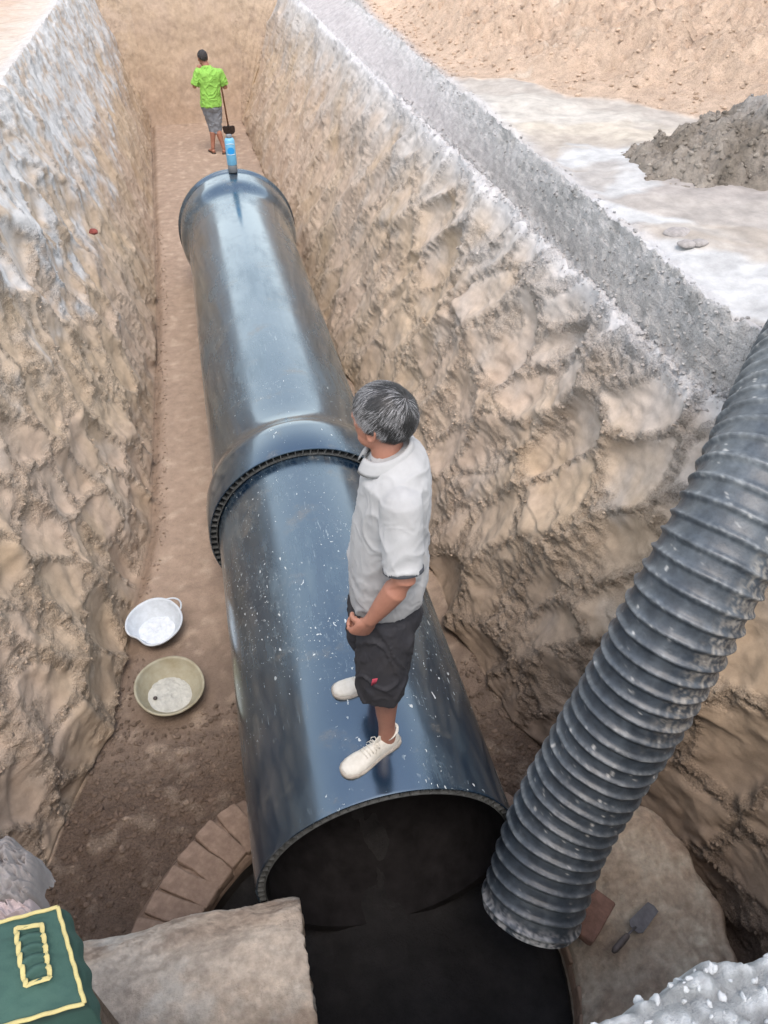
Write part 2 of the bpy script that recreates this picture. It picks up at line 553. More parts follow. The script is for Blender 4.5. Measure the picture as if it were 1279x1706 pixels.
Y1 = YY
xLr = I(Y1, [(0, -1.95), (3, -1.85), (6, -1.6), (18, -1.50)])
xLb = I(Y1, [(.5, -1.35), (1.5, -1.42), (2.5, -1.24), (3.2, -1.02), (4.2, -.92), (5, -.80), (9, -.72), (18, -.76)])
xRb = I(Y1, [(.5, 2.0), (1.3, 1.95), (1.9, 1.72), (2.6, 1.42), (3.6, 1.34), (9, 1.22), (18, 1.10)])
xRi = I(Y1, [(.5, 2.45), (1.8, 2.40), (3, 2.20), (6, 2.22), (12, 2.16), (18, 2.12)])
xRc = I(Y1, [(.5, 2.72), (1.8, 2.55), (3, 2.32), (4.5, 2.36), (7, 2.44), (12, 2.62), (18, 2.75)])
zRi = I(Y1, [(.5, 2.3), (3, 2.16), (8, 2.18), (18, 2.3)])
zF = I(Y1, [(.5, .15), (2.2, .15), (3.0, .03), (3.6, 0), (18, 0)])


def seg(n, p=1.0):
    t = np.linspace(0, 1, n + 1)
    return t ** p


segs = []      # (name, s-array)
# ground left: from far out to the rim
gl = np.concatenate([[60, 35, 20, 12, 8, 6, 4.6, 3.6, 2.9], np.linspace(2.4, 0, 46)])
gr = np.concatenate([np.cumsum(.012 + .00035 * np.arange(150)), [7.0, 8, 9.5, 11, 13, 16, 20, 28, 40, 60]])
gr = gr[gr < 6.2].tolist() + [6.9, 7.8, 9, 10.5, 12.5, 16, 22, 32, 50]
gr = np.array(gr)
nWL, nFL, nWR, nLD, nFC = 185, 110, 205, 10, 46
cols = []
for g in gl:
    cols.append(('G', -g))
for k in range(1, nWL + 1): cols.append(('WL', k / nWL))
for k in range(1, nFL + 1): cols.append(('FL', k / nFL))
for k in range(1, nWR + 1): cols.append(('WR', k / nWR))
for k in range(1, nLD + 1): cols.append(('LD', k / nLD))
for k in range(1, nFC + 1): cols.append(('FC', k / nFC))
for g in gr: cols.append(('GR', g))
nc, nr = len(cols), len(Y1)
X = np.zeros((nc, nr)); Z = np.zeros((nc, nr))
for i, (k, t) in enumerate(cols):
    if k == 'G':
        X[i] = xLr + t; Z[i] = ZG + .05
    elif k == 'WL':
        X[i] = lerp(xLr, xLb, t ** .92); Z[i] = lerp(ZG + .05, zF, t)
    elif k == 'FL':
        X[i] = lerp(xLb, xRb, t); Z[i] = zF
    elif k == 'WR':
        X[i] = lerp(xRb, xRi, t ** 1.08); Z[i] = lerp(zF, zRi, t)
    elif k == 'LD':
        X[i] = xRi + .035 * t; Z[i] = zRi + .015 * math.sin(t * math.pi)
    elif k == 'FC':
        X[i] = lerp(xRi + .035, xRc, t); Z[i] = lerp(zRi, ZG - .02, t ** .85)
    else:
        X[i] = xRc + t; Z[i] = ZG - .02 + .02 * sst(0, .5, t)
kind = np.array([{'G': 0, 'WL': 1, 'FL': 2, 'WR': 3, 'LD': 3, 'FC': 3, 'GR': 4}[c[0]] for c in cols])
isFC = np.array([c[0] in ('FC', 'LD') for c in cols])
YG = np.repeat(Y1[None, :], nc, 0)
# end of the trench and the near bank
lift = sst(0, 1, (YG - 17.74) / .5) ** .8
zend = ZG + .1
Z = Z + lift * np.maximum(0, zend - Z)
Yn = .36 + .60 * sst(-.50, -.60, X)
nl = sst(.10, -.02, YG - Yn)
zn = np.where(X < -.5, 2.40, 2.52)
Z = Z + nl * np.maximum(0, zn - Z)
# heaps and hollows of the upper ground
P = np.stack([X, YG, Z], -1)
dX = np.gradient(P, axis=0); dY = np.gradient(P, axis=1)
Nn = np.cross(dX, dY); Nn /= np.linalg.norm(Nn, axis=-1)[..., None] + 1e-9
# signed arc coordinate for 2-D textures on the walls
arc = np.zeros((nc, nr)); arc[1:] = np.cumsum(np.linalg.norm(np.diff(P, axis=0), axis=-1), axis=0)
K = kind[:, None] * np.ones((1, nr), int)
FCm = isFC[:, None] * np.ones((1, nr))
wall = ((K == 1) | ((K == 3) & (FCm < .5))).astype(float)
endw = (lift > .01) & (lift < .995)


def blur_cols(a, n):
    for _ in range(n):
        a = (np.roll(a, 1, 0) + a * 2 + np.roll(a, -1, 0)) / 4
    return a


wallS = blur_cols(wall, 8)
arcw = np.where(K == 3, arc + 40, arc)
hgt = np.clip(Z / 2.2, 0, 1)
# --- excavator bucket marks: overlapping concave scoops with torn ridges between
wx = fbm(X * 1.4, YG * 1.4, Z * 1.4 + 3, 3) * .55
wy = fbm(X * 1.4 + 20, YG * 1.4, Z * 1.4, 3) * .55
ca, sa = math.cos(.55), math.sin(.55)


def scoops(scale_a, scale_y, seed, ang, K_=None):
    c_, s_ = math.cos(ang), math.sin(ang)
    u = arcw / 1.0 + wx * .22; v = YG + wy * .22
    return worley((c_ * u - s_ * v) / scale_a, (s_ * u + c_ * v) / scale_y, seed)


dirm = np.where(K == 3, 1.0, -1.0)
fR = scoops(.72, .34, 1, .62); fL = scoops(.50, .36, 1, -.35)
f1, f2, hid, ox, oy = [np.where(K == 3, a_, b_) for a_, b_ in zip(fR, fL)]
fR = scoops(.30, .15, 5, .85); fL = scoops(.24, .17, 5, -.7)
f1b, f2b, hidb, oxb, oyb = [np.where(K == 3, a_, b_) for a_, b_ in zip(fR, fL)]
edge = sst(.0, .28, f2 - f1); edgeb = sst(0, .3, f2b - f1b)
es_ = sst(0, .34, f2 - f1)
bowl = (f1 ** 2) * .15 + (_h[hid, 2] - .5) * .085 * es_ + (ox * (_h[hid, 3] - .5) + oy * (_h[hid, 1] - .5)) * .16 * es_
esb = sst(0, .4, f2b - f1b)
bowlb = ((f1b ** 2) * .050 + ((_h[hidb, 2] - .5) * .030 + (oxb * (_h[hidb, 3] - .5)) * .05) * esb) * sst(-.25, .25, fbm(X * 1.6, YG * 1.6, Z * 1.6 + 21, 3))
crumb_mask = np.clip(1 - edge * .95, 0, 1) + .55 * sst(-.1, .35, fbm(X * 2.2, YG * 2.2, Z * 2.2 + 9, 3))
crumb_mask = np.clip(crumb_mask, 0, 1)
big = fbm(X * .9, YG * .75, Z * .9, 3)
med = fbm(X * 4.5, YG * 4.5, Z * 4.5, 3)
fine = fbm(X * 17, YG * 17, Z * 17, 4, .62)
grit = perlin(X * 37, YG * 37, Z * 37)
shard = np.clip(1 - np.abs(perlin(X * 12 + wx * 3, YG * 10, Z * 12 + wy * 3)) * 3.2, 0, 1) ** 1.5
crag = ridged(X * 8, YG * 6.0, Z * 8, 4)
# tooth grooves running along the digging stroke
strk = perlin((arcw * .60 + YG * .8) * 10 + wx * 5, (arcw * .8 - YG * .6) * 1.2, 2.0)
strk2 = perlin((arcw * .35 + YG * .93) * 13 + wx * 6, (arcw * .93 - YG * .35) * 1.1, 7.0)
nearf = lerp(.45, 1.0, sst(11, 3.5, YG))
disp_wall = np.where(K == 1, .78, np.where(hgt < .5, .85, 1.0)) * (big * .10 + (bowl * 1.0 + bowlb * .8) * nearf + med * .030 * nearf + crumb_mask * (fine * .044 + (crag - .5) * .026 + grit * .009 + shard * .016) * nearf + fine * .007
             + (strk * np.where(hid % 3 == 0, .026, .004) + strk2 * np.where(hid % 3 == 1, .022, .004)) * nearf)
disp_floor = fbm(X * 1.5, YG * 1.5, 0, 3) * .02 + fine * .006 + fbm(X * 7, YG * 7, 3, 4) * .012 * (1 + 3.0 * sst(3.4, 2.6, YG))
disp_floor = disp_floor + sst(3.3, 2.4, YG) * (fbm(X * 3, YG * 3, 5, 4) * .10)
disp_ground = fbm(X * .8, YG * .8, 1, 3) * .05 + fbm(X * 9, YG * 9, 2, 4) * .008
disp_fc = fbm(X * 3, YG * 2, Z * 3, 3) * .03 + fine * .012
flo = (K == 2).astype(float); gro = ((K == 0) | (K == 4)).astype(float); fcs = FCm
wS, fS, gS, cS = [blur_cols(a_, 7) for a_ in (wallS, flo, gro, fcs * (K == 3))]
tot = wS + fS + gS + cS + 1e-6
disp = (disp_wall * wS + disp_floor * fS + disp_ground * gS + disp_fc * cS) / tot
# end wall is smoother
disp = np.where(lift > .01, lerp(disp, big * .06 + fine * .012 + crag * .008 + med * .02, sst(0, .2, lift) * (lift < .999)), disp)
Nf = Nn.copy()
for a_ in range(3):
    Nf[..., a_] = blur_cols(Nf[..., a_], 6)
Nf /= np.linalg.norm(Nf, axis=-1)[..., None] + 1e-9
P2 = P + Nf * disp[..., None]
n_g = fbm(X * 5, YG * 3, 2, 3)
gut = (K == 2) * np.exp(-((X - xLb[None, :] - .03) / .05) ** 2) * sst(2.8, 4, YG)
P2[..., 2] -= gut * (.05 + .03 * n_g)
# keep the ledge rough and torn
ledge = np.exp(-((Z - zRi[None, :]) / .07) ** 2) * (K == 3)
P2[..., 2] += ledge * (fine * .05 + .03)
crestR = np.exp(-((X - xRc[None, :]) / .10) ** 2) * ((K == 3) | (K == 4))
P2[..., 2] += crestR * (.01 + fine * .05 + crag * .025 * sst(12, 4, YG))
crestL = np.exp(-((X - xLr[None, :]) / .13) ** 2) * ((K == 0) | (K == 1))
P2[..., 2] += crestL * (.04 + fine * .05)
# spoil banks on the far right and far left
pa = G(755, 128, ZG); pb = G(1279, 212, ZG)
dl = np.array([pb[0] - pa[0], pb[1] - pa[1]]); dl /= np.linalg.norm(dl)
dist = (X - pa[0]) * -dl[1] + (YG - pa[1]) * dl[0] + fbm(X * .9, YG * .9, 4, 4) * .45
sp = sst(0, 1.6, dist) * (K == 4) * sst(0.0, .5, X - xRc[None, :] - .05 - .02 * YG)
lum = fbm(X * 1.3, YG * 1.3, 8, 4)
P2[..., 2] += sp * (.28 + lum * .55 + (crag - .5) * .14 + fine * .07 + shard * .03) + sst(2.5, 6, dist) * (K == 4) * .5
spl = sst(.5, 1.6, xLr[None, :] - X + fbm(X, YG, 3, 3) * .4) * (K == 0)
P2[..., 2] += spl * (.12 + lum * .22 + fine * .03)
# footprints and lumps on the powder
P2[..., 2] -= (K == 4) * (1 - sst(0, .6, dist)) * (fbm(X * 2.2, YG * 2.2, 6, 3) * .05)

# --- colour of the soil (where the soil itself changes)
def C(r, g, b): return np.array([r, g, b])
TAN = C(.465, .358, .250); PINK = C(.47, .362, .275); DRY = C(.60, .495, .385); MOIST = C(.195, .148, .115); GREYC = C(.42, .36, .30)
WHITE = C(.51, .52, .525); GREYF = C(.235, .22, .205); OCH = C(.46, .34, .205); SAND = C(.58, .44, .33)
n1 = fbm(X * .8, YG * .8, Z * .8 + 11, 4); n2 = fbm(X * 2.6, YG * 2.6, Z * 2.6 + 5, 4); n3 = fbm(X * 7, YG * 7, Z * 7 + 2, 3)


def blend(c, t, c2):
    return c + (c2 - c) * np.clip(t, 0, 1)[..., None]


colr = np.zeros((nc, nr, 3)) + TAN
colr = blend(colr, sst(-.2, .3, n1), PINK)
colr = blend(colr, sst(.1, .5, n2) * .6, GREYC)
colr = blend(colr, sst(.15, .5, -n2) * .35, OCH)
colr = blend(colr, crumb_mask * .55 * (.6 + n3), DRY)
# greyish dried crust high on both sides, white powder near the left rim
hz = P2[..., 2]
nearw = 1.1 * sst(7.5, 3.0, YG)
colr = blend(colr, (K == 1) * sst(.95, 1.9, hz + n2 * .8 + n1 * .6 - nearw * .7) * (.35 + .55 * sst(-.3, .2, n3)), C(.49, .46, .43))
colr = blend(colr, (K == 1) * sst(1.25, 1.9, hz + n2 * 1.5 + n1 * .9 - nearw) * sst(-.35, .15, n3 + n2 * .5) * .9, WHITE)
colr = blend(colr, (K == 3) * sst(1.25, 2.0, hz + n2 * .7 + n1 * .4) * .65, C(.45, .41, .37))
colr = blend(colr, (K == 3) * sst(1.85, 2.15, hz + n2 * .45) * (.25 + .5 * sst(2.5, 7, YG) + .2 * sst(3.5, 2.5, YG)), C(.48, .465, .45))
colr = blend(colr, ledge * .8, C(.55, .55, .56))
fcg = blend(np.zeros((nc, nr, 3)) + GREYF, sst(0, .3, n2) * .5, C(.19, .18, .165))
fcg = blend(fcg, sst(4, 9, YG + n2), C(.42, .40, .40))
t_fc = ((isFC[:, None]) & (K == 3)).astype(float)
colr = blend(colr, t_fc * sst(-.02, .06, X - xRi[None, :] - .02 + n3 * .03), fcg)
colr = blend(colr, crestR * .8, C(.50, .50, .50))
colr = blend(colr, crestR * sst(.05, .3, n3) * .6, C(.25, .25, .24))
# moisture: the bottom of the pit and lower walls near the manhole
moist = sst(1.5, .2, hz + n1 * .5 + n2 * .3) * sst(5.0, 2.4, YG + n1) + .55 * sst(1.9, .4, hz + n2 * .4) * sst(3.4, 1.6, YG) + .35 * sst(.5, .0, hz)
colr = blend(colr, moist * ((K == 2) + (K == 3) * .60 + (K == 1) * .15), MOIST)
colr = blend(colr, (K == 2) * sst(3.2, 2.2, YG + n2 * .6) * .7, C(.15, .105, .08))
colr = blend(colr, (K == 2) * sst(3.2, 4.5, YG) * .9, lerp(C(.30, .225, .175), C(.36, .275, .21), np.clip(n1 + .5, 0, 1)[..., None]))
colr = blend(colr, (K == 2) * sst(.1, .4, n3) * .25, DRY)
colr = blend(colr, gut * .7, C(.20, .145, .105))  # shadow along the wall foot painted into the groove's colour
colr = blend(colr, ((lift > .01) & (lift < .99)) * .9, C(.45, .345, .25))
colr = blend(colr, ((lift > .01) & (lift < .99)) * sst(.9, .1, hz + n2 * .6) * .5, C(.33, .24, .18))
colr = blend(colr, ((lift > .01) & (lift < .99)) * sst(-.1, .3, n2) * .5, C(.41, .315, .245))
# upper ground
g4 = (K == 4).astype(float)
gc = np.zeros((nc, nr, 3)) + C(.36, .33, .295)


def blob(px, py, rx, ry, c, k=1.0, ang=0.0):
    global gc
    q = G(px, py, ZG)
    dx_, dy_ = X - q[0], YG - q[1]
    ca_, sa_ = math.cos(ang), math.sin(ang)
    a_ = (dx_ * ca_ + dy_ * sa_) / rx; b_ = (-dx_ * sa_ + dy_ * ca_) / ry
    d = np.sqrt(a_ * a_ + b_ * b_) + n2 * .55 + n3 * .25
    gc = blend(gc, sst(1.15, .75, d) * k, c)


WG = C(.43, .435, .435)
blob(850, 190, 1.1, .75, C(.43, .405, .365), 1, -.6)
blob(960, 220, .9, .35, C(.44, .395, .33), .9, -.2)
blob(1120, 330, 1.0, .55, C(.31, .285, .265), 1, -.35)
blob(1230, 370, 1.0, .42, C(.33, .305, .28), 1, -.45)
blob(960, 250, .55, .5, C(.34, .305, .265), .8, -.6)
blob(1040, 265, .50, .42, WG, 1, -.5)
blob(1010, 300, .35, .25, WG, .9, -.8)
blob(1060, 360, .62, .13, WG, 1, -.9)
blob(1150, 430, .55, .2, WG, 1, -.8)
blob(1230, 480, .8, .30, WG, 1, -.6)
blob(1250, 395, .8, .16, C(.33, .29, .245), .7, -.5)
blob(985, 290, .2, .35, C(.28, .25, .22), .6, -.9)
spc = lerp(C(.50, .375, .28), SAND, np.clip(n2 + .5, 0, 1)[..., None])
spc = blend(spc, sst(.25, .5, n1 + n3 * .4) * .5, C(.55, .50, .42))
gc = gc * (1 + .16 * n3 + .14 * fbm(X * 3.5, YG * 5, 3, 4))[..., None]
gc = blend(gc, sst(-.05, .12, dist), spc)
gc = blend(gc, crestR * .7, C(.45, .45, .46))
colr = blend(colr, g4, gc)
g0 = lerp(C(.50, .44, .38), C(.46, .35, .27), np.clip(sst(.1, .9, xLr[None, :] - X + n2 * .5), 0, 1)[..., None])
g0 = blend(g0, crestL * .6, C(.50, .51, .52))
colr = blend(colr, (K == 0).astype(float), g0)
colr = np.clip(colr * (1 + n3 * .12 + fine * .10)[..., None], .02, .85)
colr = lerp(colr.mean(-1, keepdims=True), colr, .95)
alp = np.where((K == 1) | (K == 3), .10 + .85 * sst(.15, .8, crumb_mask + .2 * n3), .5)
alp = np.where(K == 2, .30 + .7 * sst(3.4, 2.4, YG) + .2 * n3, alp)
alp = np.where(K == 4, np.where(dist > .05, 1.0, .15), alp)
alp = np.where(isFC[:, None] & (K == 3), .6, alp)
alp = np.clip(alp * np.interp(YG, [3, 12], [1, .6]), .05, 1)

faces_i, faces_j = np.meshgrid(np.arange(nc - 1), np.arange(nr - 1), indexing='ij')
fi, fj = faces_i.ravel(), faces_j.ravel()
fk = kind[fi + 1]
cxf = (P2[fi, fj, 0] + P2[fi + 1, fj + 1, 0]) / 2; cyf = (P2[fi, fj, 1] + P2[fi + 1, fj + 1, 1]) / 2; czf = P2[fi, fj, 2]
under = (np.abs(cxf - .41) < .42) & (cyf > 1.2) & (cyf < 9.8) & (czf < .5)
hole = under | (np.hypot(cxf - MC[0], cyf - MC[1]) < 1.06) & (czf < 1.0) & (P2[fi + 1, fj + 1, 2] < 1.0)
PV = P2.reshape(-1, 3); PC = np.concatenate([colr, alp[..., None]], -1).reshape(-1, 4)


def region(name, sel, label):
    sel = sel & ~hole
    a = fi[sel] * nr + fj[sel]; b = (fi[sel] + 1) * nr + fj[sel]
    q = np.stack([a, b, b + 1, a + 1], -1)
    u, inv = np.unique(q, return_inverse=True)
    me = mesh_from(name, PV[u], inv.reshape(-1, 4), M_dirt, PC[u])
    link(name, me, kind='structure', label=label)


yc = Y1[fj]
near_b = nl[fi, fj] > .5
endf = (yc > 17.7)
region('ground', (fk == 0), "pale sandy ground beside the left rim of the trench")
region('ground', (fk == 4), "powder white and grey ground with sandy spoil beyond the right rim")
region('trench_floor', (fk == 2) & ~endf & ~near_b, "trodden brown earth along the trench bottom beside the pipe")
region('trench_wall', (fk == 1) & ~endf, "left trench wall of scooped clay, powdered white near the top")
region('trench_wall', (fk == 3) & ~endf, "right trench wall of clay with bucket marks and a grey upper band")
region('trench_wall', endf & (fk >= 1) & (fk <= 3), "smooth tan clay wall closing the far end of the trench")
region('bank', (fk == 2) & near_b & ~endf, "earth bank closing the near end of the pit")

# ------------------------------------------------------------------ manhole shaft with its brick ring
man = empty('manhole', (MC[0], MC[1], .3), 'round brick manhole with a black shaft where the big pipe ends', 'manhole')
RZ = .30
# shaft lining
nS = 96; rings = []
zs = np.linspace(.23, -1.5, 26)
V = []; Fq = []
for j, z in enumerate(zs):
    for i in range(nS):
        t = 2 * math.pi * i / nS
        off = .010 * math.sin(i * 5.1 + (j % 2) * 2.2) * (1 if j % 2 else .5)
        V.append((MC[0] + (MR + .012 + off) * math.cos(t), MC[1] + (MR + .012 + off) * math.sin(t), z))
def in_pipe(i):
    t = 2 * math.pi * (i + .5) / nS
    return math.sin(t) > 0 and abs(MC[0] + MR * math.cos(t) - .41) < .54


for j in range(len(zs) - 1):
    for i in range(nS):
        i2 = (i + 1) % nS
        if in_pipe(i): continue
        Fq.append((j * nS + i, (j + 1) * nS + i, (j + 1) * nS + i2, j * nS + i2))
# the thickness of the shaft wall
V2 = [(MC[0] + 1.20 * math.cos(2 * math.pi * i / nS), MC[1] + 1.20 * math.sin(2 * math.pi * i / nS), .215) for i in range(nS)]
b0 = len(V); V += V2
for i in range(nS):
    i2 = (i + 1) % nS
    if in_pipe(i): continue
    Fq.append((i, i2, b0 + i2, b0 + i))
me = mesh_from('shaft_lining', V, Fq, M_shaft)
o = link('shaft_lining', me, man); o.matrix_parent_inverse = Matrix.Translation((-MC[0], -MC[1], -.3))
# black bottom
gx = np.linspace(-.93, .93, 90); gy_ = np.linspace(-.93, 2.3, 150)
A, B = np.meshgrid(gx, gy_, indexing='ij')
zz = .065 + fbm(A * 2, B * 2, 3, 5) * .06 + np.abs(fbm(A * 6, B * 3, 1, 4)) * .03 - .02 * B
V = np.stack([A + MC[0], B + MC[1], zz], -1).reshape(-1, 3)
fI, fJ = np.meshgrid(np.arange(89), np.arange(149), indexing='ij')
fx_ = (gx[fI] + gx[fI + 1]) / 2; fy_ = (gy_[fJ] + gy_[fJ + 1]) / 2
keep = ((np.hypot(fx_, fy_) < .93) | ((np.abs(fx_ - .14) < .36) & (fy_ > 0))).ravel()
a = (fI * 150 + fJ).ravel()[keep]
q = np.stack([a, a + 150, a + 151, a + 1], -1)
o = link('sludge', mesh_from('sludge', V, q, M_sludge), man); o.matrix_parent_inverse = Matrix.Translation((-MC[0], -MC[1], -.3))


def brick_mesh(sx, sy, sz, seed, sub=5, rough=.006, mat=M_brick):
    rg = random.Random(seed)
    bm_ = MB()
    # a rounded brick from a lofted superellipse
    rings_ = []
    nn = 20
    for u, k in ((-.5, .80), (-.49, .93), (-.46, 1), (-.2, 1.0), (.1, 1.0), (.46, 1), (.49, .94), (.5, .82)):
        ring = []
        for i in range(nn):
            t = 2 * math.pi * i / nn + .157
            c_, s_ = math.cos(t), math.sin(t)
            e = .22
            ring.append((u * sx, math.copysign(abs(c_) ** e, c_) * sy / 2 * k, math.copysign(abs(s_) ** e, s_) * sz / 2 * k))
        rings_.append(ring)
    bm_.loft(rings_)
    Vb = np.array(bm_.V)
    s0 = seed * 3.7
    for a_ in range(3):
        Vb[:, a_] += perlin(Vb[:, 0] * 14 + s0, Vb[:, 1] * 14 + a_ * 9, Vb[:, 2] * 14) * rough
    bm_.V = [tuple(v) for v in Vb]
    return bm_.mesh('brick', mat)


bvar = [brick_mesh(.275, .118, .075, k, rough=.010) for k in range(6)]
nb = 52
kbr = 0
for i in range(nb):
    t = 2 * math.pi * (i + .5) / nb
    r_ = MR + .150 + random.uniform(-.012, .012)
    x, y = MC[0] + r_ * math.cos(t), MC[1] + r_ * math.sin(t)
    if abs(x - .41) < .60 and y > 1.3: continue
    if x < -.45 and abs(y - 1.19) < .50: continue
    o = link('brick', bvar[i % 6], man)
    o.location = (x - MC[0], y - MC[1], RZ - .3 - .036 + random.uniform(-.008, .008))
    o.rotation_euler = (random.uniform(-.05, .05), random.uniform(-.05, .05), t + random.uniform(-.04, .04))
# mortar bed between and under the bricks
bed = MB()
V = []; Fq = []
nB_ = 240; prof = [(MR + .004, .19), (MR + .006, .262), (MR + .03, .276), (MR + .10, .280), (MR + .20, .280), (MR + .27, .27), (MR + .31, .22), (MR + .38, .10)]
for i in range(nB_):
    t = 2 * math.pi * i / nB_
    for k, (r_, z) in enumerate(prof):
        d = float(perlin(math.cos(t) * 9, math.sin(t) * 9, k * .7)) * .012
        V.append((r_ * math.cos(t), r_ * math.sin(t), z - .3 + d))
npf = len(prof)
for i in range(nB_):
    i2 = (i + 1) % nB_
    tm = 2 * math.pi * (i + .5) / nB_
    x, y = MC[0] + 1.0 * math.cos(tm), MC[1] + 1.0 * math.sin(tm)
    if abs(x - .41) < .56 and y > 1.3: continue
    for k in range(npf - 1):
        Fq.append((i * npf + k, i * npf + k + 1, i2 * npf + k + 1, i2 * npf + k))
link('mortar_bed', mesh_from('mortar_bed', V, Fq, M_brick), man)

# ------------------------------------------------------------------ mortar platform to the right of the manhole
nT, nRr = 150, 90
V = []; Cc = []
th = np.linspace(R(-62), R(30), nT)
for i, t in enumerate(th):
    ro = 1.0 + .72 * (1 - ((math.degrees(t) + 10) / 52) ** 4 * .25) + .07 * float(fbm(t * 4, 1.3, 2, 3)) + .018 * float(perlin(t * 9, 3, 1))
    if t > R(12): ro = lerp(ro, 1.30, float(sst(R(12), R(30), t)))
    for j in range(nRr):
        u = j / (nRr - 1)
        r_ = MR + .002 + (ro - MR) * u
        x = MC[0] + r_ * math.cos(t); y = MC[1] + r_ * math.sin(t)
        hh = .32 + .19 * math.sin(min(u * 1.25, 1) * math.pi * .62) - .42 * float(sst(.80, 1.0, u))
        hh -= .16 * (1 - float(sst(0, .02, u)))
        V.append((x, y, hh))
V = np.array(V)
nz_ = fbm(V[:, 0] * 5, V[:, 1] * 5, 2, 5); nf_ = fbm(V[:, 0] * 22, V[:, 1] * 22, 2, 4)
V[:, 2] += nz_ * .045 + nf_ * .014
cc = lerp(C(.47, .44, .37), C(.34, .29, .23), sst(-.15, .35, nz_)[:, None])
dm = sst(.75, .35, np.hypot(V[:, 0] - 1.32, V[:, 1] - 1.38) + nf_ * .2) * .55 + sst(.0, .35, fbm(V[:, 0] * 3, V[:, 1] * 3, 9, 4)) * .4
cc = blend(cc, dm, C(.20, .155, .12))
cc = blend(cc, sst(-.08, .12, fbm(V[:, 0] * 8, V[:, 1] * 8, 4, 6, .7)) * .50, C(.24, .19, .15))
cc = blend(cc, sst(1.48, 1.62, np.hypot(V[:, 0] - MC[0], V[:, 1] - MC[1]) + nz_ * .25) * .8, MOIST * 1.2)
cc = cc * (1 + nf_[:, None] * .35)
a, b = np.meshgrid(np.arange(nT - 1), np.arange(nRr - 1), indexing='ij')
a = (a * nRr + b).ravel()
q = np.stack([a, a + nRr, a + nRr + 1, a + 1], -1)
link('mortar_platform', mesh_from('mortar_platform', V, q, M_conc, cc), None, label='pale mortar shelf beside the manhole holding a brick and a trowel', category='mortar shelf')
zpl = .49
o = link('brick', brick_mesh(.225, .115, .055, 40, mat=M_rbrick), None, label='loose dark brick lying on the pale mortar shelf', category='brick')
q_ = G(985, 1530, zpl); o.location = (q_[0], q_[1], zpl + .02); o.rotation_euler = (.05, .04, R(38))

# trowel
tq = G(1070, 1533, zpl); tr = empty('trowel', (tq[0], tq[1], zpl + .02), 'short bricklaying trowel with a dark blade lying beside the loose brick', 'trowel', rot=(0, 0, R(28)))
m = MB()
out = [(.075, .028), (.082, .0), (.075, -.028), (-.055, -.036), (-.072, -.022), (-.076, 0), (-.072, .022), (-.055, .036)]
n_ = len(out)
m.add([(x, y, .004) for x, y in out] + [(x, y, -.002) for x, y in out], [tuple(range(n_))] + [tuple(reversed(range(n_, 2 * n_)))] + [(i, i + n_, (i + 1) % n_ + n_, (i + 1) % n_) for i in range(n_)])
m.obj('blade', M_trowel, tr, smooth=False)
m = MB(); m.tube([(-.06, 0, .004), (-.085, 0, .012), (-.10, 0, .028), (-.13, 0, .030)], .005, 8); m.obj('tang', M_trowel, tr)
m = MB(); m.tube([(-.125, 0, .030), (-.135, 0, .030), (-.17, 0, .031), (-.22, 0, .031), (-.235, 0, .031)], [.010, .013, .0155, .014, .008], 12); m.obj('handle', M_steel, tr)

